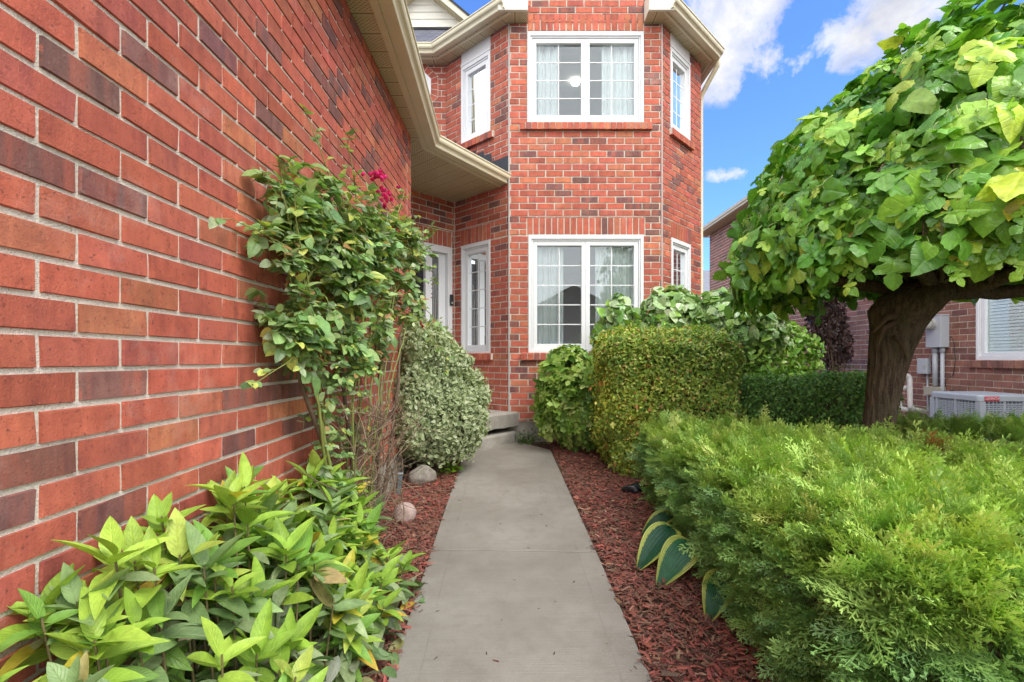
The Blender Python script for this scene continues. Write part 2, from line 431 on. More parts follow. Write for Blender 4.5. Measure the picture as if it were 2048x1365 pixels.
def _shingle():
    m_, t, b, o = mat('asphalt_shingle'); uv = uvco(t)
    br = N(t, 'ShaderNodeTexBrick'); t.links.new(uv, br.inputs[0]); br.offset = .37
    for k_, v_ in (('Color1', (.06, .063, .09, 1)), ('Color2', (.115, .115, .145, 1)), ('Mortar', (.03, .03, .04, 1))): br.inputs[k_].default_value = v_
    br.inputs['Scale'].default_value = 1; br.inputs['Brick Width'].default_value = .24; br.inputs['Row Height'].default_value = .14; br.inputs['Mortar Size'].default_value = .012
    c = mixc(t, .6, br.outputs[0], ramp(t, noise(t, uv, 60, 4, .7), [(.3, .6), (.7, 1.4)]), 'MULTIPLY')
    setc(t, b, 'Base Color', c); b.inputs['Roughness'].default_value = .9; bump(t, b, br.outputs[1], -.6, .01); return m_
M['shingle'] = _shingle()
# ================================================================== brick house
class Face:
    def __init__(s, p0, p1):
        s.p0 = Vector((*p0, 0)); d_ = Vector((*p1, 0))-s.p0; s.L = d_.length; s.d = d_.normalized()
        s.n = Vector((s.d.y, -s.d.x, 0))
    def __call__(s, u, v, z): q = s.p0+s.d*u+s.n*v; return (q.x, q.y, z)
    def at(s, px, py=CY):            # where the view ray of the survey photograph meets this wall
        k = (px-CX)/F; p, d_ = s.p0, s.d
        # (p.x+d.x u) = k (p.y+d.y u)
        u = (k*p.y-p.x)/(d_.x-k*d_.y); Y = p.y+d_.y*u
        return u, HC+(CY-py)*Y/F
PA, PB = (-.0733, 5.91), (1.797, 5.91)
PC, PCU, PD = (-.835, 6.62), (-.962, 6.745), (2.594, 6.742)
front, left_lo, left_up, right_f = Face(PA, PB), Face(PC, PA), Face(PCU, PA), Face(PB, PD)
door_f = Face((-2.15, 5.262), PC)
garage = Face((-1.005, -1.6), (-1.005, 4.672))
garage_end = Face((-1.005, 4.672), (-2.15, 4.672))
recess = Face((-3.6, 6.745), PCU)
right_side = Face(PD, (2.594, 10.5))
BPAL = [(.475, .120, .078), (.50, .165, .092), (.20, .088, .080), (.42, .108, .078)]
def brick(mb, fc, u0, u1, z0, z1, rs, col=None, proud=0., wts=(.58, .12, .12, .18)):
    if u1-u0 < .008 or z1-z0 < .008: return
    if col is None: col = palette(rs, 1, BPAL, wts, .11)[0]
    mb.cur = tuple(col); v = proud+rs.normal()*.0008; e = .0025; b = -.014
    j = rs.normal(size=8)*.0015
    vs = [fc(u0, b, z0), fc(u1, b, z0), fc(u1, b, z1), fc(u0, b, z1),
          fc(u0+e+j[0], v, z0+e+j[1]), fc(u1-e+j[2], v, z0+e+j[3]), fc(u1-e+j[4], v, z1-e+j[5]), fc(u0+e+j[6], v, z1-e+j[7])]
    o = rs.rand(2)*20; w_, h_ = u1-u0, z1-z0
    uv4 = [(o[0], o[1]), (o[0]+w_, o[1]), (o[0]+w_, o[1]+h_), (o[0], o[1]+h_)]
    mb.add(vs, [(4, 5, 6, 7), (0, 1, 5, 4), (1, 2, 6, 5), (2, 3, 7, 6), (3, 0, 4, 7)], 0, [uv4]*5)
def subtract(iv, a, b):
    out = []
    for x0, x1 in iv:
        if b <= x0 or a >= x1: out.append((x0, x1)); continue
        if a > x0: out.append((x0, a))
        if b < x1: out.append((b, x1))
    return out
ZREF, CH, BL, JT = 1.2527, .08, .2145, .0105
def brick_wall(name, fc, u0, u1, z0, z1, holes, parent, seed=1, phase=(0, .108), back_holes=None, c=CH, L=BL, wts=(.58, .12, .12, .18), matb='brick', zref=ZREF, rowlock=()):
    """one wall: every brick chamfered in front of a mortar bed; holes are (u0,u1,z0,z1)"""
    rs = np.random.RandomState(seed); mb = MB()
    k0 = int(math.floor((z0-zref)/c)); k1 = int(math.ceil((z1-zref)/c))
    hs = [h[:4] for h in holes]
    for k in range(k0, k1):
        za, zb = max(zref+k*c, z0), min(zref+(k+1)*c, z1)
        cuts = sorted({za, zb} | {z for h in hs for z in h[2:4] if za+.004 < z < zb-.004})
        for sa, sb in zip(cuts[:-1], cuts[1:]):
            iv = [(u0, u1)]
            for h in hs:
                if h[2] < sb-.004 and h[3] > sa+.004: iv = subtract(iv, h[0], h[1])
            off = phase[k % 2]; n0 = int(math.floor((u0-off)/L))-1; n1 = int(math.ceil((u1-off)/L))+1
            cs = palette(np.random.RandomState(seed*977+k*31+7000), n1-n0, BPAL if matb == 'brick' else NPAL, wts, .11)
            for a, b in iv:
                for i in range(n0, n1):
                    x0, x1 = max(off+i*L, a), min(off+(i+1)*L, b)
                    if x1-x0 < .02: continue
                    brick(mb, fc, x0+JT/2 if x0 > u0+1e-6 else x0, x1-JT/2 if x1 < u1-1e-6 else x1,
                          sa+(JT/2 if sa == za else 0), sb-(JT/2 if sb == zb else 0), rs, cs[i-n0])
    for h in holes:
        if len(h) > 4 and h[4]:                     # soldier course in this hole
            n = max(1, round((h[1]-h[0])/.0775)); w_ = (h[1]-h[0])/n
            for i in range(n): brick(mb, fc, h[0]+i*w_+JT/2, h[0]+(i+1)*w_-JT/2, h[2]+JT/2, h[3]-JT/2, rs, None, 0., (.7, .2, .04, .06))
    # mortar bed as a grid of cells that skips the real openings
    op = [h for h in holes if not (len(h) > 4 and h[4])]
    mb.cur = (1, 1, 1)
    us = sorted({u0, u1} | {min(max(x, u0), u1) for h in op for x in h[:2]}); zs = sorted({z0, z1} | {min(max(x, z0), z1) for h in op for x in h[2:4]})
    for a, b in zip(us[:-1], us[1:]):
        for e, g in zip(zs[:-1], zs[1:]):
            cu, cz = (a+b)/2, (e+g)/2
            if any(h[0] < cu < h[1] and h[2] < cz < h[3] for h in op): continue
            mb.add([fc(a, -.007, e), fc(b, -.007, e), fc(b, -.007, g), fc(a, -.007, g)], [(0, 1, 2, 3)], 1)
            mb.add([fc(a, -.16, e), fc(b, -.16, e), fc(b, -.16, g), fc(a, -.16, g)], [(0, 3, 2, 1)], 2)
    for h in op:                                    # reveals of the openings
        a, b, e, g = max(h[0], u0), min(h[1], u1), max(h[2], z0), min(h[3], z1)
        for (q0, q1) in (((a, e), (b, e)), ((b, e), (b, g)), ((b, g), (a, g)), ((a, g), (a, e))):
            mb.add([fc(q0[0], -.001, q0[1]), fc(q1[0], -.001, q1[1]), fc(q1[0], -.16, q1[1]), fc(q0[0], -.16, q0[1])], [(0, 1, 2, 3)], 1)
    return mb.build(name, [M[matb], M['mortar'], M['plaster']], parent, colattr=True)
def rowlock_sill(name, fc, u0, u1, zt, parent, seed, h=.085, proud=.045, pal=BPAL, wts=(.6, .25, .05, .10), bm='brick'):
    rs = np.random.RandomState(seed); mb = MB(); n = round((u1-u0)/.075); w_ = (u1-u0)/n
    for i in range(n):
        a, b = u0+i*w_+.004, u0+(i+1)*w_-.004; mb.cur = tuple(palette(rs, 1, pal, wts, .1)[0]); p = proud+rs.normal()*.0015
        vs = [fc(a, -.03, zt-h), fc(b, -.03, zt-h), fc(b, p, zt-h-.004), fc(a, p, zt-h-.004), fc(a, -.03, zt+.012), fc(b, -.03, zt+.012), fc(b, p, zt-.006), fc(a, p, zt-.006)]
        o = rs.rand(2)*9; q = [(o[0], o[1]), (o[0]+.07, o[1]), (o[0]+.07, o[1]+.08), (o[0], o[1]+.08)]
        mb.add(vs, [(0, 1, 2, 3), (4, 7, 6, 5), (3, 2, 6, 7), (1, 5, 6, 2), (0, 3, 7, 4)], 0, [q]*5)
    mb.cur = (1, 1, 1); mb.box((u0+.003, -.028, zt-h+.006), (u1-.003, proud-.007, zt-.003), 1, fc)
    return mb.build(name, [M[bm], M['mortar']], parent, colattr=True)
def ring(mb, fc, u0, u1, z0, z1, w_, va, vb, wt=None, wb=None):
    wt = w_ if wt is None else wt; wb = w_ if wb is None else wb
    mb.box((u0, va, z0), (u0+w_, vb, z1), 0, fc); mb.box((u1-w_, va, z0), (u1, vb, z1), 0, fc)
    mb.box((u0+w_, va, z0), (u1-w_, vb, z0+wb), 0, fc); mb.box((u0+w_, va, z1-wt), (u1-w_, vb, z1), 0, fc)
def window(fc, u0, u1, z0, z1, nsash, rows, parent, cols=2, label=None, glass='glass'):
    mb = MB()
    ring(mb, fc, u0, u1, z0, z1, .035, -.10, .006, .05)
    ring(mb, fc, u0+.037, u1-.037, z0+.037, z1-.052, .018, -.10, -.008)
    root = mb.build('window', M['white'], parent, bevel=.002)
    if label: root['label'] = label
    a, b, e, g = u0+.057, u1-.057, z0+.057, z1-.072
    sw = (b-a)/nsash
    for i in range(nsash):
        sa, sb = a+i*sw+.001, a+(i+1)*sw-.001
        m2 = MB(); ring(m2, fc, sa, sb, e, g, .05, -.09, -.020, .055, .052)
        s_ = m2.build('sash', M['white'], root, bevel=.003)
        ga, gb, gc, gd = sa+.05, sb-.05, e+.052, g-.055
        m3 = MB(); m3.box((ga-.004, -.062, gc-.004), (gb+.004, -.056, gd+.004), 0, fc); m3.build('pane', M[glass], root)
        m4 = MB(); t_ = .006
        for j in range(1, cols): x = ga+(gb-ga)*j/cols; m4.box((x-t_, -.0555, gc), (x+t_, -.0525, gd), 0, fc)
        xs = [ga+(gb-ga)*j/cols for j in range(cols+1)]
        for j in range(1, rows):
            z = gc+(gd-gc)*j/rows
            for q in range(cols):
                m4.box((xs[q]+(t_ if q else 0), -.0555, z-t_), (xs[q+1]-(t_ if q < cols-1 else 0), -.0530, z+t_), 0, fc)
        m4.build('muntin', M['white'], root)
    return root
def sweep(mb, path, prof, mi=0, closed=True):
    """path: plan points; prof: (outward, z) pairs, mitred at the bends"""
    P = [Vector((x, y)) for x, y in path]; n = len(P); rings = []
    for i, p in enumerate(P):
        d0 = (P[i]-P[i-1]).normalized() if i else None; d1 = (P[i+1]-P[i]).normalized() if i < n-1 else None
        d0 = d0 or d1; d1 = d1 or d0
        n0, n1 = Vector((d0.y, -d0.x)), Vector((d1.y, -d1.x)); m_ = (n0+n1); m_ = m_/(1+n0.dot(n1))
        rings.append([(p.x+m_.x*o, p.y+m_.y*o, z) for o, z in prof])
    k = len(prof); vs = [v for r in rings for v in r]
    fs = [(i*k+j, i*k+(j+1) % k, (i+1)*k+(j+1) % k, (i+1)*k+j) for i in range(n-1) for j in range(k if closed else k-1)]
    if closed: fs += [tuple(range(k))[::-1], tuple((n-1)*k+j for j in range(k))]
    mb.add(vs, fs, mi)
def gutter_profile(z, s=1.0):
    o = [(-.088, 0), (0, 0), (.004, .008), (.006, .026), (.016, .040), (.034, .050), (.042, .066), (.043, .098), (.052, .101), (.052, .112), (.040, .112),
         (.036, .104), (.034, .070), (.026, .056), (.006, .046), (-.004, .030), (-.006, .008), (-.082, .008), (-.082, .114), (-.088, .114)]
    return [(a*s, z+b*s) for a, b in o]

house = thing('brick_house', 'two storey red brick house with projecting bay and cream gutters', 'house', (0, 6, 0))
# ---- openings ----------------------------------------------------------------
fu, fuz1 = front.at(1055, 63.5); fu1, fuz0 = front.at(1287.5, 247)
fl, flz1 = front.at(1057, 470); fl1, flz0 = front.at(1287, 706)
lo_u0, _ = left_lo.at(922.5); lo_u1, lz1 = left_lo.at(980.6, 479); _, lz0 = left_lo.at(980.6, 707)
up_u0, _ = left_up.at(922.5); up_u1, uz1 = left_up.at(980.6, 100); _, uz0 = left_up.at(980.6, 265)
ru_0, rz1u = right_f.at(1341, 93); ru_1, _ = right_f.at(1380, 130); _, rz0u = right_f.at(1341, 258)
rl_0, rz1l = right_f.at(1342.5, 475); rl_1, _ = right_f.at(1381, 495); rz0l = lz0
ZS_UP, ZS_LO = 5.37, 3.41                     # the two soffit levels
FND = .50                                     # top of the foundation
GT = 7.0
sold = .215
brick_wall('wall', front, 0, front.L, FND, ZS_UP, [(fu, fu1, fuz0, fuz1), (fl, fl1, flz0, flz1), (fl-.02, fl1+.02, flz1, flz1+sold, 1), (fu, fu1, fuz1+.004, fuz1+.004+sold, 1)], house, 11, (.02, .127))
gab = Face((.1, 5.91), (1.51, 5.91))
brick_wall('gable_wall', Face((fu+PA[0]-.0, 5.91), (fu1+PA[0]+.0, 5.91)), 0, fu1-fu, ZS_UP+.001, GT, [], house, 12, (.05, .157))
brick_wall('wall', left_lo, 0, left_lo.L, FND, ZS_LO, [(lo_u0, lo_u1, lz0, lz1), (lo_u0-.02, lo_u1, lz1, lz1+sold, 1)], house, 13, (.03, .137))
brick_wall('wall', left_up, 0, left_up.L, ZS_LO+.02, ZS_UP, [(up_u0, up_u1, uz0, ZS_UP)], house, 14, (.0, .107))
brick_wall('wall', right_f, 0, right_f.L, FND, ZS_UP, [(ru_0, ru_1, rz0u, ZS_UP), (rl_0, rl_1, rz0l, rz1l), (rl_0, rl_1+.02, rz1l, rz1l+sold, 1)], house, 15, (.07, .177))
brick_wall('wall', right_side, 0, right_side.L, FND, ZS_UP, [], house, 16)
du0, dz1 = door_f.at(822, 480); du1, _ = door_f.at(903.5, 484); _, dz1 = door_f.at(903.5, 496.5)
du0 = du1-1.42
brick_wall('wall', door_f, 0, door_f.L, .62, ZS_LO, [(du0, du1, .62, dz1), (du0-.05, du1, dz1, dz1+sold, 1)], house, 17, (.04, .147))
brick_wall('garage_wall', garage, 0, garage.L, .46, ZS_LO, [], house, 18, (1.0173+1.6+.004, 1.109+1.6+.004))
brick_wall('garage_wall', garage_end, 0, garage_end.L, .46, ZS_LO, [], house, 19)
# recessed upstairs wall with the eight sided window
ou1, oz1 = recess.at(859, 150); _, oz0 = recess.at(859, 218)
oc, ozc, orad = ou1-.23, (oz1+oz0)/2+.07, .235
brick_wall('wall', recess, 0, recess.L, 3.43, ZS_UP, [(oc-.23, oc+.23, ozc-.23, ozc+.23)], house, 20, (.0, .107))
def octo():
    mb = MB(); rs = np.random.RandomState(5)
    def ngon(r, v): return [recess(oc+r*cos(pi/8+i*pi/4)/cos(pi/8), v, ozc+r*sin(pi/8+i*pi/4)/cos(pi/8)) for i in range(8)]
    A_, B_ = ngon(.255, .006), ngon(.345, .006)
    for i in range(8):
        for k in range(3):
            f0, f1 = (k+.06)/3, (k+.94)/3
            def lp(P, f): return Vector(P[i]).lerp(Vector(P[(i+1) % 8]), f)
            mb.cur = tuple(palette(rs, 1, BPAL, (.7, .2, .05, .05))[0]); mb.add([lp(A_, f0), lp(A_, f1), lp(B_, f1), lp(B_, f0)], [(0, 3, 2, 1)], 0, [[(0, 0), (.07, 0), (.07, .1), (0, .1)]])
    mb.cur = (1, 1, 1); C_, D_ = ngon(.249, .003), ngon(.352, .003)
    for i in range(8): mb.add([C_[i], C_[(i+1) % 8], D_[(i+1) % 8], D_[i]], [(0, 3, 2, 1)], 1)
    mb.build('window_surround', [M['brick'], M['mortar']], house, colattr=True)
    mb = MB(); a, b, c_, d_ = ngon(.252, .02), ngon(.19, .02), ngon(.252, -.005), ngon(.19, -.09)
    for i in range(8):
        j = (i+1) % 8; mb.add([a[i], a[j], b[j], b[i]], [(0, 1, 2, 3)]); mb.add([b[i], b[j], d_[j], d_[i]], [(0, 1, 2, 3)]); mb.add([a[i], a[j], c_[j], c_[i]], [(0, 3, 2, 1)])
    wr = mb.build('window', M['white'], house); wr['label'] = 'small white eight sided window upstairs'
    mb = MB(); mb.add(ngon(.19, -.05), [tuple(range(8))]); mb.build('pane', M['glass'], wr)
octo()
# ---- windows, sills, panels --------------------------------------------------
window(front, fu, fu1, fuz0, fuz1, 2, 4, house); window(front, fl, fl1, flz0, flz1, 2, 5, house)
window(left_lo, lo_u0, lo_u1, lz0, lz1, 1, 5, house); window(left_up, up_u0, up_u1, uz0, uz1, 1, 4, house)
window(right_f, ru_0, ru_1, rz0u, rz1u, 1, 4, house); window(right_f, rl_0, rl_1, rz0l, rz1l, 1, 5, house)
for fc, a, b, zt in ((left_up, up_u0, up_u1, uz1), (right_f, ru_0, ru_1, rz1u)):
    mb = MB(); mb.box((a, -.06, zt+.002), (b, -.002, ZS_UP), 0, fc); mb.box((a, -.002, zt+.002), (b, .012, zt+.03), 0, fc)
    mb.build('head_panel', M['white'], house)
s0, _ = front.at(1039); s1, _ = front.at(1303.5)
rowlock_sill('window_sill', front, s0, s1, fuz0, house, 1); s0, _ = front.at(1042.5)
rowlock_sill('window_sill', front, s0, s1, flz0, house, 2)
rowlock_sill('window_sill', left_lo, lo_u0-.03, lo_u1+.05, lz0, house, 3); rowlock_sill('window_sill', left_up, up_u0-.03, up_u1+.07, uz0, house, 4)
rowlock_sill('window_sill', right_f, ru_0-.03, ru_1+.06, rz0u, house, 5); rowlock_sill('window_sill', right_f, rl_0-.03, rl_1+.06, rz0l, house, 6)
for p, z0, z1 in ((PA, .47, ZS_UP), (PB, .47, ZS_UP)):      # sealed movement joints at the bay corners
    mb = MB(); mb.tube([(p[0], p[1]+.004, z0), (p[0], p[1]+.004, z1)], .011, 8); mb.build('sealant_joint', M['caulk'], house)
mb = MB(); mb.tube([(PC[0]+.004, PC[1]-.006, .62), (PC[0]+.004, PC[1]-.006, ZS_LO)], .006, 6); mb.build('sealant_joint', M['mortar'], house)
# foundation
mb = MB(); pts = [(-2.15, 5.30), (-.83, 6.66), (-.07, 5.935), (1.79, 5.935), (2.57, 6.75), (2.57, 10.5), (-2.15, 10.5)]
mb.prism(pts, -.3, FND-.004); mb.prism([(-6, -1.6), (-1.02, -1.6), (-1.02, 4.65), (-6, 4.65)], -.3, .456)
mb.build('foundation', M['concrete_dark'], house)
# ---- door --------------------------------------------------------------------
def door():
    mb = MB(); fc = door_f; zb, zt = .66, dz1
    mb.box((du1-.075, -.10, zb), (du1, .015, zt), 0, fc); mb.box((du0, -.10, zb), (du0+.07, .015, zt), 0, fc)
    mb.box((du0+.07, -.10, zt-.09), (du1-.075, .018, zt), 0, fc)
    ua = door_f.at(851)[0]; ub = door_f.at(864)[0]; uc = door_f.at(881.5)[0]
    mb.box((ua, -.10, zb), (ub, .004, zt-.09), 0, fc)
    mb.box((uc, -.09, zb), (du1-.075, -.045, zt-.09), 0, fc)
    root = mb.build('door_frame', M['white'], house, bevel=.003)
    m2 = MB(); m2.box((ub, -.075, zb+.25), (uc, -.068, zt-.14), 0, fc); m2.box((ub, -.09, zb), (uc, -.06, zb+.25), 0, fc)
    sl_ = m2.build('sidelight', simple('grey_obscure_glass', (.13, .13, .13), .12, .3, 40, .3, 50), root)
    m3 = MB(); um = (ub+uc)/2
    for o_ in (-.028, 0, .028):
        pts = [(um+o_, zt-.75), (um+o_, zb+.6)]
        pts = [(um+o_*.3, zt-.45), (um+o_*1.6, zt-.62)]+pts+[(um+o_*1.6, zb+.45)]
        m3.tube([fc(a, -.064, z) for a, z in pts], .0045, 5)
    m3.build('lead_strip', M['caulk'], root)
    m4 = MB(); m4.box((du0+.07, -.085, zb), (ua, -.045, zt-.09), 0, fc)
    dr = m4.build('door', M['blackdoor'], root)
    m5 = MB(); wd_ = ua-du0-.07
    for k in range(3):
        za, zc = zb+.15+k*.62, zb+.68+k*.62
        ring(m5, fc, ua-.34, ua-.09, za, min(zc, zt-.2), .02, -.045, -.034)
    m5.build('door_panel', M['blackdoor'], dr)
    m6 = MB(); m6.tube([fc(ua-.045, -.045, 1.62), fc(ua-.045, .0, 1.62)], .012); m6.tube([fc(ua-.045, .0, 1.62), fc(ua-.14, .003, 1.62)], .010); m6.build('door_handle', M['metalgrey'], dr)
door()
# rooms behind the windows: floors, ceilings, back walls
mb = MB(); rp = [(-2.1, 5.45), (-.83, 6.80), (-.02, 6.08), (1.74, 6.08), (2.42, 6.80), (2.42, 10.4), (-3.4, 10.4), (-3.4, 6.95), (-2.1, 6.95)]
for z in (.58, 3.10, 3.62, 5.30): mb.prism(rp if z < 3.3 else rp[1:], z-.03, z)
mb.box((-3.4, 10.3, .6), (2.42, 10.36, 5.3)); mb.box((2.36, 6.9, .6), (2.42, 10.3, 5.3)); mb.box((-3.4, 6.9, .6), (-3.34, 10.3, 5.3)); mb.box((-.9, 8.6, .6), (-.84, 10.3, 3.1))
mb.build('room_interior', M['plaster'], house)
# ---- soffits ---------------------------------------------------------------
def soffit(poly, z, bd, name='soffit'):
    """panel joints run along bd"""
    mb = MB(); b = Vector(bd).normalized(); p = Vector((-b.y, b.x))
    vs = [(x, y, z) for x, y in poly]+[(x, y, z+.02) for x, y in poly]; n = len(poly)
    uv = [(x*b.x+y*b.y, x*p.x+y*p.y) for x, y in poly]
    mb.add(vs, [tuple(range(n)), tuple(range(n, 2*n))[::-1]], 0, [uv, uv[::-1]]); return mb.build(name, M['soffit'], house)
G0, G1, G2 = (-.576, -1.6), (-.803, 4.89), (-.055, 5.99)
soffit([(-1.02, -1.6), (-.66, -1.6), (-.89, 4.93), (-1.02, 4.672)], ZS_LO, (1, 0))
dbay = (PA[0]-PC[0], PA[1]-PC[1])
soffit([(-1.02, 4.672), (-.89, 4.93), (-.14, 6.0), PC, (-2.15, 5.262), (-2.15, 4.66)], ZS_LO+.0004, dbay)
mb = MB(); sweep(mb, [G0, G1, G2], gutter_profile(ZS_LO+.006, 1.0)); sweep(mb, [G0, G1, G2], [(-.135, ZS_LO-.006), (-.09, ZS_LO-.006), (-.09, ZS_LO+.16), (-.135, ZS_LO+.16)])
mb.build('gutter', M['cream'], house, bevel=0)
E0, E1, E2 = (-3.6, 6.50), (-1.097, 6.50), (-.131, 5.645)
R1, R2, R3 = (1.843, 5.641), (2.80, 6.60), (2.80, 10.5)
xl, xr = fu+PA[0], fu1+PA[0]
soffit([(-3.6, 6.56), (-1.07, 6.56), (-.962, 6.76), (-3.6, 6.76)], ZS_UP, (0, 1))
soffit([(-1.07, 6.56), (-.10, 5.70), (-.10, 5.93), (-.962, 6.76)], ZS_UP+.0004, (dbay[1], -dbay[0]))
soffit([(-.10, 5.70), (xl-.0, 5.70), (xl-.0, 5.93), (-.10, 5.93)], ZS_UP, (0, 1))
soffit([(xr+.0, 5.70), (1.80, 5.70), (1.80, 5.93), (xr+.0, 5.93)], ZS_UP, (0, 1))
soffit([(1.80, 5.70), (2.74, 6.64), (2.594, 6.76), (1.80, 5.93)], ZS_UP+.0004, (1, -1))
soffit([(2.74, 6.64), (2.74, 10.5), (2.59, 10.5), (2.594, 6.76)], ZS_UP, (1, 0))
for path in ([E0, E1, E2], [R1, R2, R3]):
    mb = MB(); sweep(mb, path, gutter_profile(ZS_UP+.004, 1.05)); sweep(mb, path, [(-.12, ZS_UP-.008), (-.092, ZS_UP-.008), (-.092, ZS_UP+.17), (-.12, ZS_UP+.17)])
    mb.build('gutter', M['cream'], house)
for a, b in ((-.20, xl), (xr, 1.87)):          # boxed eave returns beside the gable
    mb = MB(); mb.box((a, 5.665, ZS_UP-.012), (b, 5.70, ZS_UP+.22)); mb.box((a-.0, 5.65, ZS_UP+.221), (b, 5.90, ZS_UP+.25)); 
    e = b-.02 if b == xl else a; mb.box((e, 5.701, ZS_UP+.003), (e+.02, 5.90, ZS_UP+.22))
    mb.build('eave_return', M['siding'], house, bevel=.004)
# ---- roofs -------------------------------------------------------------------
def roofpoly(mb, pts):
    P = [Vector(p) for p in pts]; n = (P[1]-P[0]).cross(P[2]-P[0]).normalized()
    if n.z < 0: P = P[::-1]; n = -n
    h = Vector((0, 0, 1)).cross(n); h = h.normalized() if h.length > 1e-4 else Vector((1, 0, 0)); s_ = n.cross(h)
    uv = [(p.dot(h), p.dot(s_)) for p in P]; k = len(P)
    mb.add(P+[p-n*.03 for p in P], [tuple(range(k)), tuple(range(k, 2*k))[::-1]]+[(i, (i+1) % k, k+(i+1) % k, k+i) for i in range(k)], 0, [uv, uv[::-1]]+[[(0, 0)]*4]*k)
mb = MB(); zg = ZS_LO+.13; ze = ZS_UP+.125
roofpoly(mb, [(-.60, -1.6, zg), (-.80, 4.88, zg), (-3.6, 6.7, 4.9), (-6, 6.7, 6.2), (-6, -1.6, 6.2)])
roofpoly(mb, [(-.80, 4.88, zg), (-.10, 5.93, zg), (-.96, 6.72, 4.28), (-3.6, 6.72, 4.9)])
roofpoly(mb, [(-3.6, 6.50, ze), (-1.10, 6.50, ze), (-.2, 8.6, ze+1.62), (-3.6, 8.6, ze+1.62)])
roofpoly(mb, [(-1.10, 6.50, ze), (-.13, 5.66, ze), (.86, 7.3, ze+1.35), (-.2, 8.6, ze+1.62)])
roofpoly(mb, [(1.84, 5.66, ze), (2.78, 6.62, ze), (1.9, 8.6, ze+1.62), (.86, 7.3, ze+1.35)])
roofpoly(mb, [(2.78, 6.62, ze), (2.78, 10.5, ze), (1.9, 10.5, ze+1.62), (1.9, 8.6, ze+1.62)])
roofpoly(mb, [(-3.6, 8.6, ze+1.62), (1.9, 8.6, ze+1.62), (1.9, 10.5, ze+1.62), (-3.6, 10.5, ze+1.62)])
xm = (xl+xr)/2
roofpoly(mb, [(xl-.22, 5.70, 6.35), (xm, 5.70, 7.15), (xm, 8.6, 7.15), (xl-.22, 8.6, 6.35)]); roofpoly(mb, [(xr+.22, 5.70, 6.35), (xm, 5.70, 7.15), (xm, 8.6, 7.15), (xr+.22, 8.6, 6.35)])
mb.build('roof', M['shingle'], house)
# stepped flashing where the low roof meets the bay
mb = MB(); Lu = left_up.L
steps = []
for pa, pb, py in ((890, 897, 275), (897, 912, 282), (912, 926, 289), (926, 940, 296), (940, 952, 301), (952, 968, 302.5), (968, 983, 307), (983, 1018.3, 311)):
    ua, _ = left_up.at(pa); ub, z_ = left_up.at(pb, py); steps.append((max(ua, 0), min(ub, Lu+.006), z_))
for a, b, z in steps:
    k = .5*(a+b)/Lu
    mb.box((a, .002, 3.44), (b-.001, .006, z), 0, left_up)
mb.build('roof_flashing', M['flashing'], house)
# small siding gable further back
mb = MB(); gy = 8.55; gc = (848-CX)/F*gy; gz = HC+(CY-53)*gy/F; hw = .74; pk = gz+.62
nb = 5
for k in range(nb):
    za, zb_ = gz+k*.62/nb, gz+(k+1)*.62/nb; wa = hw*(1-k/nb); wb = hw*(1-(k+1)/nb)
    mb.add([(gc-wa, gy-.012, za), (gc+wa, gy-.012, za), (gc+wb, gy, zb_), (gc-wb, gy, zb_), (gc-wa, gy+.1, za), (gc+wa, gy+.1, za)], [(0, 1, 2, 3), (0, 4, 5, 1)])
mb.box((gc-hw, gy-.03, gz-.03), (gc+hw, gy+.05, gz-.001))
mb.build('dormer_siding', M['siding'], house)
mb = MB()
for s in (-1, 1):
    dx, dz = hw*1.28, .62*1.28
    a = Vector((gc, gy-.22, pk+.10)); b = Vector((gc+s*dx, gy-.22, pk+.10-dz))
    off = Vector((0, 0, -.14)); back = Vector((0, .03, 0))
    mb.add([a, b, b+off, a+off, a+back, b+back, b+off+back, a+off+back], [(0, 1, 2, 3), (4, 7, 6, 5), (0, 4, 5, 1), (3, 2, 6, 7), (1, 5, 6, 2), (0, 3, 7, 4)])
mb.build('bargeboard', M['cream'], house)
mb = MB()
for s in (-1, 1):
    a = (gc, pk+.115); b = (gc+s*hw*1.3, pk+.115-.62*1.3)
    roofpoly(mb, [(a[0], gy-.24, a[1]), (b[0], gy-.24, b[1]), (b[0], gy+1.5, b[1]), (a[0], gy+1.5, a[1])])
mb.build('dormer_roof', M['shingle'], house)
for s in (-1, 1):
    mb = MB(); a = (gc, pk-.03); b = (gc+s*hw*1.2, pk-.03-.62*1.2)
    vs = [(a[0], gy-.19, a[1]), (b[0], gy-.19, b[1]), (b[0], gy+.0, b[1]), (a[0], gy+.0, a[1])]; L_ = hw*1.55
    mb.add(vs, [(0, 1, 2, 3)], 0, [[(0, 0), (0, L_), (.19, L_), (.19, 0)]]); mb.build('soffit', M['soffit'], house)
# downspout at the far right corner
mb = MB(); mb.tube([(2.80, 6.66, ZS_UP+.02), (2.80, 6.70, ZS_UP-.05), (2.70, 6.84, ZS_UP-.26), (2.655, 6.90, ZS_UP-.36), (2.655, 6.92, ZS_UP-.45), (2.655, 6.92, .35), (2.72, 6.85, .28)], .036, 8)
mb.build('downspout', M['cream'], house, smooth=True)
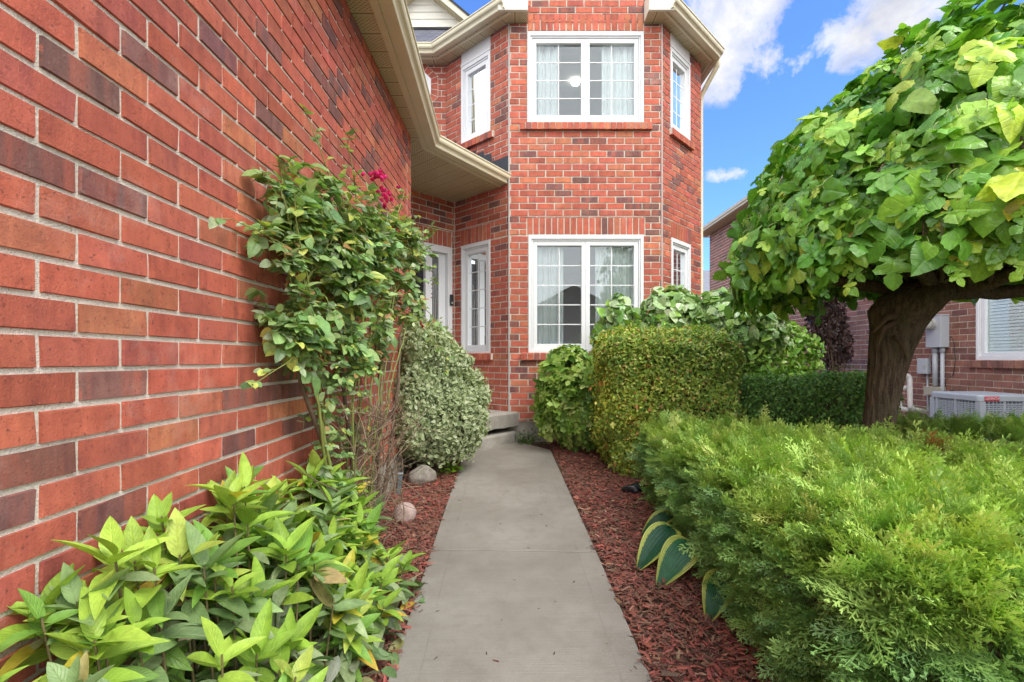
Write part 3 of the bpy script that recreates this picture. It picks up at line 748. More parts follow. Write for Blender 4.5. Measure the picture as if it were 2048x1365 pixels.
# ---- things fixed to or hanging in the house -----------------------------------
mb = MB(); bu, bz = door_f.at(901.5, 601); mb.box((bu-.035, .016, bz-.075), (bu+.02, .042, bz+.075), 0, door_f)
db = mb.build('video_doorbell', M['dark'], None, bevel=.01); tag(db, 'small black video doorbell on the white door frame left of the bay', 'doorbell')
mb = MB(); mb.tube([door_f(bu-.008, .041, bz-.04), door_f(bu-.008, .046, bz-.04)], .014, 12); mb.build('button', M['metalgrey'], db)
def curtain(fc, u0, u1, z0, z1, label, seed, group=None, depth=-.15, amp=.018):
    rs = np.random.RandomState(seed); n = int((u1-u0)/.008); us = np.linspace(u0, u1, n); ph = rs.rand(4)*6
    k = 6; V = []
    for j in range(k+1):
        z = z0+(z1-z0)*j/k; sp = 1+.35*(1-j/k)
        vv = depth+amp*sp*(np.sin(us*62+ph[0]+.6*np.sin(us*9))+.5*np.sin(us*131+ph[1])+.6*np.sin(us*23+ph[2]))
        V += [fc(a, b, z) for a, b in zip(us, vv)]
    V = np.array(V); i = (np.arange(k)[:, None]*n+np.arange(n-1)[None, :]).ravel()
    q = np.stack([i, i+1, i+n+1, i+n], -1)
    o = np_mesh('curtain', V, q.ravel(), np.full(len(q), 4), M['curtain']); tag(o, label, 'curtain', group); return o
curtain(front, fl+.05, fl+.44, .75, flz1+.1, 'white sheer curtain behind the left half of the downstairs front window', 1)
curtain(front, fl+.84, fl+1.36, .75, flz1+.1, 'white sheer curtain behind the right half of the downstairs front window', 2)
curtain(front, fu+.05, fu+.40, 3.66, fuz1+.1, 'pale sheer curtain at the left side of the upstairs front window', 3)
curtain(front, fu+.93, fu+1.36, 3.66, fuz1+.1, 'pale sheer curtain at the right side of the upstairs front window', 4)
curtain(left_lo, lo_u0+.02, lo_u1+.04, .75, lz1-.12, 'white sheer curtain in the narrow downstairs window beside the front door', 5, depth=-.14)
curtain(left_up, up_u0+.12, up_u1+.04, 3.66, uz1-.25, 'white curtain in the narrow upstairs window left of the bay front', 6, depth=-.14)
curtain(right_f, ru_0-.04, ru_1-.02, 3.66, rz1u-.28, 'white curtain in the narrow upstairs window right of the bay front', 7, depth=-.14)
curtain(right_f, rl_0-.04, rl_1-.02, .75, rz1l-.1, 'white curtain in the narrow downstairs window right of the bay front', 8, depth=-.14)
m_, t, b, o = mat('lamp_glow'); b.inputs['Emission Color'].default_value = (1, .93, .82, 1); b.inputs['Emission Strength'].default_value = 2.5
mb = MB(); lx, ly, lz = .81, 6.95, HC+(716-171)*6.95/F
R_ = [(0, .0), (.035, .003), (.055, .014), (.062, .03), (.062, .05)]
lx = (1151-CX)/F*6.95
vs = []; fs = []
for r, z in R_: vs += [(lx+r*cos(a*pi/12), ly+r*sin(a*pi/12), lz+z) for a in range(24)]
for i in range(4): fs += [(i*24+k, i*24+(k+1) % 24, (i+1)*24+(k+1) % 24, (i+1)*24+k) for k in range(24)]
mb.add(vs, fs); mb.tube([(lx, ly, lz+.06), (lx, ly, 5.27)], .008)
lo_ = mb.build('ceiling_lamp', m_, None, smooth=True); tag(lo_, 'round lit ceiling lamp seen through the upstairs front window', 'lamp')
# ================================================================== ground, path, steps, mulch
def gz_np(X, Y):
    X = np.asarray(X, float); Y = np.asarray(Y, float)
    g = .0465*np.clip(Y, -10, 5.6); g = np.where(Y < 0, .0465*Y*.6, g)
    f = np.clip((X-2.4)/1.8, 0, 1); f = f*f*(3-2*f)
    g = g*(1-f)+.05*f; bed = np.where((X > -1.1) & (X < -.5), .0, 0)
    return g
def gz(x, y): return float(gz_np(x, y))
def _ground():
    m_, t, b, o = mat('soil'); co = objco(t)
    n = noise(t, co, 1.2, 6, .6); n2 = noise(t, co, 40, 5, .7)
    c = mixc(t, ramp(t, n2, [(.35, 0), (.65, 1)]), (.05, .026, .016), (.13, .07, .045))
    setc(t, b, 'Base Color', c); b.inputs['Roughness'].default_value = .95; bump(t, b, n2, .8, .01); return m_
M['soil'] = _ground()
xs = np.concatenate([[-400, -60, -14], np.arange(-8, 12.1, .25), [18, 60, 400]]); ys = np.concatenate([[-400, -60, -14], np.arange(-4, 16.1, .25), [24, 60, 400]])
X, Y = np.meshgrid(xs, ys); Z = gz_np(X, Y)-.012
V = np.stack([X, Y, Z], -1).reshape(-1, 3); nx = len(xs)
i = (np.arange(len(ys)-1)[:, None]*nx+np.arange(nx-1)[None, :]).ravel()
q = np.stack([i, i+1, i+nx+1, i+nx], -1)
tag(np_mesh('ground', V, q.ravel(), np.full(len(q), 4), M['soil']), kind='structure')
# ---- path ------------------------------------------------------------------
def _concrete(name, wet=True):
    m_, t, b, o = mat(name); co = objco(t)
    n1 = noise(t, co, 1.6, 5, .55); n2 = noise(t, co, 11, 6, .65); n3 = noise(t, co, 240, 3, .7)
    mp = t.nodes.new('ShaderNodeMapping'); mp.inputs['Scale'].default_value = (3, 190, 190); t.links.new(co, mp.inputs[0])
    br = noise(t, mp.outputs[0], 1, 3, .6)
    c = mixc(t, ramp(t, n1, [(.35, 0), (.65, 1)]), (.225, .205, .172), (.30, .277, .238))
    c = mixc(t, ramp(t, n2, [(.3, .35), (.55, 0)]), c, (.16, .135, .10))
    c = mixc(t, ramp(t, n3, [(.3, .35), (.5, 0)]), c, (.15, .13, .11))
    c = mixc(t, ramp(t, n3, [(.60, 0), (.74, .5)]), c, (.5, .47, .40)); c = mixc(t, 1.0, c, ramp(t, br, [(.3, .95), (.7, 1.04)]), 'MULTIPLY')
    sp = N(t, 'ShaderNodeSeparateXYZ'); t.links.new(uvco(t), sp.inputs[0])
    # the tooled border, a smoother strip along both edges with a faint line
    ax = math_(t, 'ABSOLUTE', math_(t, 'SUBTRACT', sp.outputs[0], .5))
    ln = ramp(t, math_(t, 'ABSOLUTE', math_(t, 'SUBTRACT', ax, .385)), [(.0, 1), (.006, 0)])
    ln = math_(t, 'MULTIPLY', ln, ramp(t, noise(t, co, 5, 3), [(.40, .1), (.6, .8)]))
    c = mixc(t, math_(t, 'MULTIPLY', ln, .5), c, (.14, .12, .10))
    # small drops and leaf stains
    vo = N(t, 'ShaderNodeTexVoronoi'); vo.inputs['Scale'].default_value = 6; t.links.new(co, vo.inputs['Vector'])
    c = mixc(t, ramp(t, vo.outputs['Distance'], [(.02, .8), (.045, 0)]), c, (.06, .045, .03))
    setc(t, b, 'Base Color', c)
    setc(t, b, 'Roughness', ramp(t, n1, [(.35, .48), (.65, .78)]))
    h = math_(t, 'ADD', math_(t, 'MULTIPLY', n3, .5), math_(t, 'MULTIPLY', br, .6))
    bump(t, b, h, .8, .004); return m_
M['path'] = _concrete('path_concrete')
mb = MB()
def edge(y): s = (y-1.784)/(5.405-1.784); return -.470-.089*s, .507-.088*s
def slab(pts, rnd=.0):
    P = [(x, y, .0465*y) for x, y in pts]; n = len(P)
    def uvp(x, y): a, b = edge(y); return ((x-a)/(b-a), y)
    inn = []
    cx_ = sum(p[0] for p in P)/n; cy_ = sum(p[1] for p in P)/n
    for x, y, z in P:
        k = Vector((cx_-x, cy_-y)); k = k.normalized()*.004; inn.append((x+k.x, y+k.y, .0465*(y+k.y)+.003))
    lo = [(x, y, z-.10) for x, y, z in P]; top = [(x, y, z) for x, y, z in P]
    mb.add(inn+top+lo, [tuple(range(n))]+[(n+i, n+(i+1) % n, (i+1) % n, i) for i in range(n)]+[(2*n+i, 2*n+(i+1) % n, n+(i+1) % n, n+i) for i in range(n)],
           0, [[uvp(p[0], p[1]) for p in inn]]+[[(.2, 0)]*4]*(2*n))
yj = 2.868
a0, b0 = edge(-1.5); a1, b1 = edge(yj)
slab([(a0, -1.5), (b0, -1.5), (b1, yj-.022), (a1, yj+.010)])
slab([(a1, yj+.019), (b1, yj-.013), (.395, 5.38), (.0, 5.86), (-.52, 5.50), edge(5.3)[0:1]+(5.3,)])
tag(mb.build('path', M['path']), kind='structure')
# ---- porch steps -----------------------------------------------------------
def stepconc(name):
    m_, t, b, o = mat(name); co = objco(t)
    n1 = noise(t, co, 6, 6, .65); n3 = noise(t, co, 150, 3, .7)
    c = mixc(t, ramp(t, n1, [(.3, 0), (.7, 1)]), (.26, .235, .20), (.43, .40, .35)); c = mixc(t, ramp(t, n3, [(.3, .4), (.5, 0)]), c, (.12, .10, .08))
    setc(t, b, 'Base Color', c); b.inputs['Roughness'].default_value = .85; bump(t, b, math_(t, 'ADD', n1, math_(t, 'MULTIPLY', n3, .4)), .6, .01); return m_
M['step'] = stepconc('worn_step_concrete')
porch = thing('porch_steps', 'worn grey concrete porch slab and step at the end of the path', 'steps', (-.5, 5.6, .25))
def jag(poly, z0, z1, name, seed, amp):
    mb = MB(); rs = random.Random(seed); pts = []
    for i in range(len(poly)):
        a, b = Vector(poly[i]), Vector(poly[(i+1) % len(poly)]); n = max(1, int((b-a).length/.07))
        for k in range(n): p = a.lerp(b, k/n); pts.append((p.x+rs.uniform(-amp, amp), p.y+rs.uniform(-amp, amp)))
    n = len(pts); c = Vector((sum(p[0] for p in pts)/n, sum(p[1] for p in pts)/n))
    ins = [(x+(c-Vector((x, y))).normalized().x*.02, y+(c-Vector((x, y))).normalized().y*.02) for x, y in pts]
    zz = [rs.uniform(-amp, amp) for _ in pts]
    mb.add([(x, y, z0+zz[i]) for i, (x, y) in enumerate(pts)]+[(x, y, z1-.02+zz[i]*.5) for i, (x, y) in enumerate(pts)]+[(x, y, z1) for x, y in ins],
           [tuple(range(n))[::-1], tuple(range(2*n, 3*n))]+[(i, (i+1) % n, n+(i+1) % n, n+i) for i in range(n)]+[(n+i, n+(i+1) % n, 2*n+(i+1) % n, 2*n+i) for i in range(n)])
    return mb.build(name, M['step'], porch)
jag([(-2.1, 4.72), (-.98, 4.72), (.05, 5.895), (-.10, 5.935), (-.835, 6.61), (-2.1, 5.30)], .455, .625, 'porch_slab', 4, .006)
jag([(-1.3, 4.78), (-.9, 4.72), (.0, 5.80), (.01, 5.93), (-.08, 5.95), (-.8, 6.0)], .20, .393, 'step', 7, .003)
# ---- red bark mulch --------------------------------------------------------
def _chip():
    m_, t, b, o = mat('red_bark_mulch'); at = t.nodes.new('ShaderNodeAttribute'); at.attribute_name = 'col'; co = objco(t)
    c = mixc(t, 1.0, at.outputs['Color'], ramp(t, noise(t, co, 70, 4, .7), [(.3, .65), (.7, 1.35)]), 'MULTIPLY')
    setc(t, b, 'Base Color', c); b.inputs['Roughness'].default_value = .7; return m_
M['chip'] = _chip()
def mulch(name, x0, x1, y0, y1, n, seed, test, label_):
    rs = np.random.RandomState(seed); P = np.stack([rs.uniform(x0, x1, n), rs.uniform(y0, y1, n)], -1)
    P = P[test(P[:, 0], P[:, 1])]; n = len(P)
    z = gz_np(P[:, 0], P[:, 1])+rs.uniform(-.012, .022, n)+.012*snoise(np.c_[P, P[:, :1]*0], seed, 3)
    pos = np.c_[P, z]; a = rs.rand(n)*6.28; ax = np.stack([np.cos(a), np.sin(a), rs.normal(size=n)*.22], -1)
    nm = np.stack([rs.normal(size=n)*.35, rs.normal(size=n)*.35, np.ones(n)], -1)
    T = []
    for w_, c_ in ((.22, .05), (.34, .07), (.15, .04)):
        V_ = np.array([(-w_/2, 0, 0), (w_/2, .04, 0), (w_*.35, .93, 0), (-w_*.3, 1, 0), (0, .08, c_), (0, .9, c_*.8)])
        T.append((V_, [(0, 1, 4), (1, 2, 5, 4), (2, 3, 5), (3, 0, 4, 5)], V_[:, :2]))
    sc = rs.gamma(5, .0046, n)+.008
    col = palette(rs, n, [(.26, .050, .038), (.17, .042, .032), (.38, .085, .062), (.33, .19, .12), (.09, .048, .034), (.22, .11, .07)], (.32, .20, .13, .10, .10, .15), .22)
    pt = np.clip(snoise(np.c_[P, P[:, :1]*0], seed+4, 1.6)*.6+.5, 0, 1)[:, None]; col = col*(1-.45*pt)+np.array([.20, .11, .07])*.45*pt
    o = leaves(name, T, pos, ax, nm, sc, col, M['chip'], smooth=False)
    o['kind'] = 'stuff'; o['label'] = label_; o['category'] = 'mulch'; return o
def edgeL(y): return -.470-.089*(y-1.784)/3.621
def edgeR(y): return .507-.088*(y-1.784)/3.621
mulch('mulch', -1.0, -.44, .9, 5.3, 30000, 1, lambda x, y: x < edgeL(y)+.004*np.sin(y*40)-.006, 'red bark mulch in the bed between the garage wall and the path')
mulch('mulch', -.02, 1.5, .9, 5.95, 56000, 2, lambda x, y: (x > edgeR(y)+.006) & ((y < 5.36) | (x > .0+(5.86-y)*.83+.02)) & (x < .62+.22*y) , 'red bark mulch in the bed right of the path')
# ---- boulders and small objects -----------------------------------------------
def rock(name, x, y, z, sx, sy, sz, rot, label, c1, c2, seed, rough_=.9, flat=.0, cat='rock', speck=120, bev=1.0):
    bm_ = 26; V = []; rs = np.random.RandomState(seed)
    th = np.linspace(0, pi, 20); ph = np.linspace(0, 2*pi, bm_, endpoint=False)
    T, PH = np.meshgrid(th, ph, indexing='ij'); D = np.stack([np.sin(T)*np.cos(PH), np.sin(T)*np.sin(PH), np.cos(T)], -1).reshape(-1, 3)
    r = np.ones(len(D))
    for _ in range(int(14*flat)):
        nn = nrm(rs.normal(size=3)); dd = rs.uniform(.72, .95); pr = D@nn; r = np.where(pr > 1e-3, np.minimum(r, dd/np.maximum(pr, 1e-3)), r)
    r = r*(1+.05*snoise(D, seed, 1.2)+.015*snoise(D, seed+1, 5)); P = D*r[:, None]*np.array([sx, sy, sz])
    ca, sa = cos(rot), sin(rot); P = np.stack([P[:, 0]*ca-P[:, 1]*sa, P[:, 0]*sa+P[:, 1]*ca, P[:, 2]], -1)+np.array([x, y, z])
    i = np.arange(19)[:, None]*bm_; j = np.arange(bm_)[None, :]; j2 = (j+1) % bm_
    q = np.stack([i+j, i+bm_+j, i+bm_+j2, i+j2], -1).reshape(-1, 4)
    m_, t, b, o = mat(name+'_stone'); co = objco(t)
    c = mixc(t, ramp(t, noise(t, co, 9, 6, .7), [(.35, 0), (.65, 1)]), c1, c2); c = mixc(t, ramp(t, noise(t, co, speck, 3, .8), [(.35, .6), (.48, 0)]), c, tuple(k*.35 for k in c1))
    setc(t, b, 'Base Color', c); b.inputs['Roughness'].default_value = rough_; bump(t, b, noise(t, co, speck*.6, 5, .7), .7, .006)
    o_ = np_mesh(name, P, q.ravel(), np.full(len(q), 4), m_, smooth=flat < .5 or True); tag(o_, label, cat); return o_
def onground(px, py, lift=0):
    k = (py-CY)/F; Y = (HC-lift)/(k+.0465); return (px-CX)/F*Y, Y
x, y = onground(843, 966); rock('boulder', x, y, gz(x, y)+.055, .135, .09, .10, .2, 'angular weathered grey rock on the mulch near the variegated bush', (.20, .17, .14), (.36, .33, .28), 3, flat=1.0)
x, y = onground(808, 1046); rock('boulder', x, y+.03, gz(x, y)+.055, .077, .075, .075, 0, 'round pale pink granite stone on the mulch beside the light stake', (.42, .30, .26), (.55, .43, .38), 5, flat=.15, speck=170)
x, y = onground(690, 1180); rock('boulder', x, y, gz(x, y)+.03, .10, .07, .055, .4, 'half buried reddish stone on the mulch behind the foreground leaves', (.30, .19, .17), (.42, .30, .27), 8, flat=.6)
rock('boulder', -.80, 2.25, gz(-.8, 2.25)+.08, .10, .08, .11, 1, 'grey stone among the stems against the garage wall', (.18, .18, .18), (.34, .34, .33), 9, flat=.7)
x, y = onground(1268, 985); rock('black_stone', x+.03, y+.04, gz(x, y)+.02, .13, .09, .055, .3, 'glossy black stone in the mulch under the clipped hedge', (.012, .013, .017), (.04, .042, .05), 12, .15, .9, 'stone', 40)
# garden light stake
x, y = onground(797, 990); st = thing('light_stake', 'blue grey plastic stake standing in the mulch by the granite stone', 'stake', (x, y, gz(x, y)))
g_ = gz(x, y); m_s = simple('teal_grey_plastic', (.13, .19, .21), .4, .1, 20)
mb = MB(); A_ = Vector((x-.006, y, g_-.02)); B_ = Vector((x+.018, y-.004, g_+.165)); ax = (B_-A_)
vs = [A_+Vector((dx, dy, 0)) for dx, dy in ((-.017, -.014), (.017, -.014), (.017, .014), (-.017, .014))]
vs += [v+ax for v in vs]; mb.add(vs, [(0, 3, 2, 1), (4, 5, 6, 7), (0, 1, 5, 4), (1, 2, 6, 5), (2, 3, 7, 6), (3, 0, 4, 7)]); mb.build('post', m_s, st, bevel=.006)
mb = MB(); mb.box((B_.x-.020, B_.y-.017, B_.z), (B_.x+.020, B_.y+.017, B_.z+.012)); mb.build('cap', simple('pale_grey_cap', (.30, .34, .35), .4), st, bevel=.004)
# planter half hidden under the variegated bush
x, y = -1.02, 4.62
mb = MB(); n = 28; prof = [(.13, 0), (.155, .02), (.185, .22), (.20, .225), (.20, .26), (.175, .26), (.165, .22), (.0, .215)]
pz = gz(-.9, 4.9)
vs = [(-.88+r*cos(2*pi*k/n), 4.86+r*sin(2*pi*k/n), pz+z) for r, z in prof for k in range(n)]
mb.add(vs, [(i*n+k, i*n+(k+1) % n, (i+1)*n+(k+1) % n, (i+1)*n+k) for i in range(len(prof)-1) for k in range(n)])
tag(mb.build('planter', simple('grey_planter', (.16, .16, .165), .7, .15), smooth=False), 'round grey planter under the variegated bush', 'planter')
# loose mulch chips and leaf bits lying on the path
rs = np.random.RandomState(17); n = 70
yy = 1.5+3.7*rs.rand(n)**.8; tt = rs.beta(.35, .35, n); xx = edgeL(yy)+.02+(edgeR(yy)-edgeL(yy)-.04)*tt
pos = np.c_[xx, yy, .0465*yy+.005]; a = rs.rand(n)*6.28
V_ = np.array([(-.14, 0, 0), (.14, .04, 0), (.1, .93, 0), (-.1, 1, 0), (0, .5, .10)])
db = leaves('debris', [(V_, [(0, 1, 4), (1, 2, 4), (2, 3, 4), (3, 0, 4)], V_[:, :2])], pos, np.stack([np.cos(a), np.sin(a), 0*a], -1), np.tile([0, 0, 1.], (n, 1)), rs.gamma(4, .0035, n)+.004, palette(rs, n, [(.13, .04, .03), (.10, .07, .04), (.05, .035, .02)], (.4, .3, .3)), M['chip'], smooth=False)
tag(db, 'scattered bark crumbs and leaf bits lying on the concrete path', 'debris', kind='stuff')
# ================================================================== neighbouring house
NPAL = [(.27, .125, .095), (.31, .14, .105), (.19, .095, .078), (.23, .105, .085)]
nb = thing('neighbour_house', 'brown brick house wall with white window behind the tree', 'house', (6.6, 8, 0))
nwf = Face((6.6, 16.4), (6.6, 1.0))
wu0, wz0, wu1, wz1 = 16.4-6.92, 1.245, 16.4-5.4, 2.6
M['brick2'] = brickmat('brown_brick', (.31, .145, .11), (.20, .09, .07))
brick_wall('wall', nwf, 0, nwf.L, .0, 5.45, [(wu0, wu1, wz0, wz1)], nb, 41, (.0, .128), c=.094, L=.256, wts=(.4, .3, .15, .15), zref=1.245, matb='brick2')
window(nwf, wu0, wu1, wz0, wz1, 2, 1, nb, cols=1, glass='glass_dull')
rowlock_sill('window_sill', nwf, wu0-.10, wu1+.10, wz0, nb, 42, h=.10, pal=NPAL, wts=(.4, .3, .15, .15), bm='brick2')
mb = MB(); mb.box((6.76, 1.0, .0), (6.80, 16.3, 5.4)); mb.box((6.61, 16.24, 0), (12, 16.4, 5.44)); mb.box((7.7, 5.2, .5), (7.75, 7.2, 3)); mb.build('inner_wall', M['plaster'], nb)
NE = 5.45
mb = MB(); vs = [(6.28, 16.7, NE), (6.28, .8, NE), (6.62, .8, NE), (6.62, 16.7, NE)]
mb.add(vs, [(0, 1, 2, 3)], 0, [[(0, 0), (0, 15.9), (.34, 15.9), (.34, 0)]]); mb.build('soffit', M['soffit'], nb)
mb = MB(); sweep(mb, [(6.2, 16.7), (6.2, .8)], gutter_profile(NE+.004, 1.1)); sweep(mb, [(12, 16.78), (6.29, 16.78)], [(0, NE), (.02, NE), (.02, NE+.16), (0, NE+.16)])
mb.build('gutter', M['cream'], nb)
mb = MB(); roofpoly(mb, [(6.2, .8, NE+.12), (6.2, 16.8, NE+.12), (10.2, 13, NE+2.6), (10.2, 3, NE+2.6)]); roofpoly(mb, [(6.2, 16.8, NE+.12), (14, 16.8, NE+.12), (10.2, 13, NE+2.6)])
mb.build('roof', M['shingle'], nb)
def blinds():
    mb = MB(); n = int((wz1-wz0)/.045)
    for i in range(n):
        z = wz0+.05+i*.045
        mb.add([nwf(wu0+.1, -.078, z), nwf(wu1-.1, -.078, z), nwf(wu1-.1, -.088, z+.043), nwf(wu0+.1, -.088, z+.043)], [(0, 1, 2, 3)])
    o = mb.build('window_blind', simple('white_blind', (.80, .84, .83), .6, .02)); tag(o, 'closed white slatted blind in the window of the brown brick house', 'blind')
blinds()
# ---- electricity meter -------------------------------------------------------
mt = thing('electric_meter', 'grey electricity meter box with round glass dial and two conduits on brown brick', 'meter', (6.6, 7.45, .7))
mb = MB(); mb.box((6.46, 7.34, 1.44), (6.598, 7.61, 1.93)); mb.box((6.452, 7.332, 1.925), (6.598, 7.618, 1.942)); mb.build('box', M['metalgrey'], mt, bevel=.006)
mb = MB(); c = Vector((0, 7.50, 1.80)); mb.tube([(6.46, c.y, c.z), (6.415, c.y, c.z)], [.092, .092], 24); mb.build('collar', M['caulk'], mt)
m_, t, b, o = mat('meter_glass'); setc(t, b, 'Base Color', (.55, .54, .48)); b.inputs['Roughness'].default_value = .08
mb = MB(); mb.tube([(6.415, c.y, c.z), (6.35, c.y, c.z), (6.325, c.y, c.z), (6.315, c.y, c.z)], [.08, .08, .07, .03], 24); dl = mb.build('dial', m_, mt, smooth=True)
mb = MB(); mb.box((6.3185, 7.47, 1.80), (6.3225, 7.53, 1.83)); mb.build('display', M['dark'], dl)
for y_, r_, z0_ in ((7.535, .037, .84), (7.41, .026, .30)):
    mb = MB(); mb.tube([(6.55, y_, z0_), (6.55, y_, 1.44)], r_, 12); mb.tube([(6.55, y_, 1.36), (6.55, y_, 1.44)], r_+.008, 12); mb.build('conduit', M['metalgrey'], mt, smooth=True)
mb = MB(); mb.box((6.47, 7.40+.0, .70), (6.598, 7.66, .83)); mb.build('junction_box', simple('beige_box', (.42, .40, .32), .5), mt, bevel=.006)
mb = MB(); mb.tube([(6.59, 7.30, 1.60), (6.57, 7.24, 1.5), (6.575, 7.22, 1.25), (6.58, 7.26, 1.02), (6.57, 7.40, .93), (6.58, 7.38, .85)], .005, 5)
tag(mb.build('cable', M['dark'], smooth=True), 'thin black cable drooping down the brown brick beside the meter', 'cable')
ub = thing('utility_box', 'small grey cable box on brown brick left of the meter', 'utility box', (6.6, 7.8, 1.0))
mb = MB(); mb.box((6.52, 7.66, 1.02), (6.598, 7.85, 1.27)); mb.build('cover', M['metalgrey'], ub, bevel=.012)
mb = MB(); mb.box((6.505, 7.68, 1.11), (6.522, 7.70, 1.16)); mb.build('latch', M['caulk'], ub, bevel=.002)
mb = MB(); mb.tube([(6.585, 7.72, 1.02), (6.585, 7.70, .1)], .014, 8); mb.build('conduit', M['metalgrey'], ub, smooth=True)
def arc(p, q, r, n=5): return [Vector(p).lerp(Vector(q), i/n) for i in range(n+1)]
def pipe(pts, r, label, group):
    # round the corners
    P = [Vector(p) for p in pts]; out = [P[0]]
    for i in range(1, len(P)-1):
        a, b_, c_ = P[i-1], P[i], P[i+1]; d1 = (a-b_).normalized()*.07; d2 = (c_-b_).normalized()*.07
        for k in range(6):
            s = k/5; out.append((b_+d1)*(1-s)**2+b_*2*s*(1-s)+(b_+d2)*s*s)
    out.append(P[-1]); mb = MB(); mb.tube(out, r, 14, cap=True)
    o = mb.build('vent_pipe', M['pvc'], smooth=True); tag(o, label, 'pipe', group)
    m2 = MB(); e = out[0]; d_ = (out[0]-out[1]).normalized(); m2.tube([e-d_*.05, e+d_*.004], r+.006, 14); m2.build('elbow_collar', M['pvc'], o, smooth=False); return o
pipe([(6.14, 7.72, 1.005), (6.30, 7.72, .995), (6.31, 7.72, .48), (6.60, 7.72, .40)], .037, 'taller white plastic vent pipe with elbow nearest the air conditioner', 'white vent pipes')
pipe([(6.36, 7.80, .79), (6.20, 7.80, .80), (6.20, 7.80, .46), (6.60, 7.80, .42)], .037, 'shorter white hooked vent pipe beside the tree trunk', 'white vent pipes')
mb = MB(); mb.tube([(6.6, 7.3, .78), (6.4, 7.2, .62), (6.2, 6.9, .45), (6.15, 6.5, .38)], .022, 8); tag(mb.build('refrigerant_line', M['dark'], smooth=True), 'black insulated hose running from the brick wall to the air conditioner', 'hose')
tp = thing('wall_tap', 'small outdoor tap on a thin grey riser on the brown brick', 'tap', (6.6, 9.8, .5))
mb = MB(); mb.tube([(6.575, 9.8, .1), (6.575, 9.8, 2.0)], .018, 8); mb.build('riser', M['metalgrey'], tp, smooth=True)
mb = MB(); mb.box((6.5, 9.62, 1.45), (6.59, 9.72, 1.56)); mb.tube([(6.54, 9.67, 1.45), (6.50, 9.67, 1.38)], .02, 8); mb.build('valve', M['metalgrey'], tp, bevel=.004)
# ---- air conditioner -----------------------------------------------------------
ac = thing('air_conditioner', 'light grey louvred air conditioner unit beside the brown brick wall', 'air conditioner', (5.95, 6.16, .05))
ax0, ax1, ay0, ay1, az0, az1 = 5.60, 6.32, 5.82, 6.52, .04, .832
m_ac = simple('pale_grey_enamel', (.40, .45, .50), .4, .04, 8, .03)
def rrect(x0, x1, y0, y1, r, n=5):
    P = []
    for cx_, cy_, a0_ in ((x1-r, y0+r, -pi/2), (x1-r, y1-r, 0), (x0+r, y1-r, pi/2), (x0+r, y0+r, pi)):
        P += [(cx_+r*cos(a0_+k*pi/2/n), cy_+r*sin(a0_+k*pi/2/n)) for k in range(n+1)]
    return P
mb = MB(); P0 = rrect(ax0-.012, ax1+.012, ay0-.012, ay1+.012, .07); P1 = rrect(ax0+.03, ax1-.03, ay0+.03, ay1-.03, .06); n = len(P0)
zz = [(P0, az1-.075), (P0, az1-.02), (rrect(ax0+.0, ax1-.0, ay0+.0, ay1-.0, .065), az1-.003), (P1, az1)]
vs = [(x, y, z) for P_, z in zz for x, y in P_]; mb.add(vs, [tuple(range(3*n, 4*n)), tuple(range(n))[::-1]]+[(i*n+k, i*n+(k+1) % n, (i+1)*n+(k+1) % n, (i+1)*n+k) for i in range(3) for k in range(n)])
mb.build('lid', m_ac, ac)
mb = MB(); mb.prism(rrect(ax0+.05, ax1-.05, ay0+.05, ay1-.05, .05), az0+.05, az1-.08); mb.build('coil', M['dark'], ac)
mb = MB(); zt = az1-.078
nsl = 26
for i in range(nsl):
    z = az0+.09+i*(zt-az0-.11)/nsl
    mb.prism(rrect(ax0, ax1, ay0, ay1, .06), z, z+.0125)
def bar(x, y, w_, side):
    if side == 'f': mb.box((x-w_/2, ay0-.004, az0+.05), (x+w_/2, ay0+.03, zt))
    else: mb.box((ax0-.004, y-w_/2, az0+.05), (ax0+.03, y+w_/2, zt))
for k in range(1, 13):
    bar(ax0+.06+k*(ax1-ax0-.12)/13, 0, .008 if k % 5 else .03, 'f'); bar(0, ay0+.06+k*(ay1-ay0-.12)/13, .008 if k % 6 else .035, 's')
for x, y in ((ax0+.03, ay0+.03), (ax1-.03, ay0+.03), (ax0+.03, ay1-.03)): mb.box((x-.034, y-.034, az0+.04), (x+.034, y+.034, zt))
mb.box((ax0, ay0, az0), (ax1, ay1, az0+.085)); mb.build('louvre_panel', m_ac, ac)
red = simple('red_badge', (.55, .02, .04), .35, .03, 5, 0)
bx = (1985-CX)/F*5.8
mb = MB(); mb.box((bx-.088, ay0-.018, az1-.070), (bx+.088, ay0-.0125, az1-.018)); bd = mb.build('badge', red, ac, bevel=.002)
cu = bpy.data.curves.new('badge_text', 'FONT'); cu.body = 'LENNOX'; cu.size = .042; cu.align_x = 'CENTER'; cu.align_y = 'CENTER'; cu.extrude = .0006; cu.shear = .2
to = bpy.data.objects.new('badge_text_tmp', cu); COL.objects.link(to); bpy.context.view_layer.update()
dg = bpy.context.evaluated_depsgraph_get(); me = bpy.data.meshes.new_from_object(to.evaluated_get(dg)); bpy.data.objects.remove(to)
me.materials.clear(); me.materials.append(M['white']); tx = bpy.data.objects.new('badge_lettering', me); COL.objects.link(tx); tx.parent = bd
tx.rotation_euler = (radians(90), 0, 0); tx.location = Vector((bx, ay0-.0195, az1-.044))-Vector((5.95, 6.16, .05))
mb = MB(); mb.box((5.5, 5.7, .0), (6.42, 6.62, .04)); mb.build('base_pad', M['concrete_dark'], ac)
# pale gravel strip beside the neighbour's wall
mb = MB(); mb.box((4.9, 1.0, .02), (6.6, 16, .055)); tag(mb.build('side_path', simple('pale_gravel', (.42, .41, .39), .95, .3, 30, .8, 50)), kind='structure')
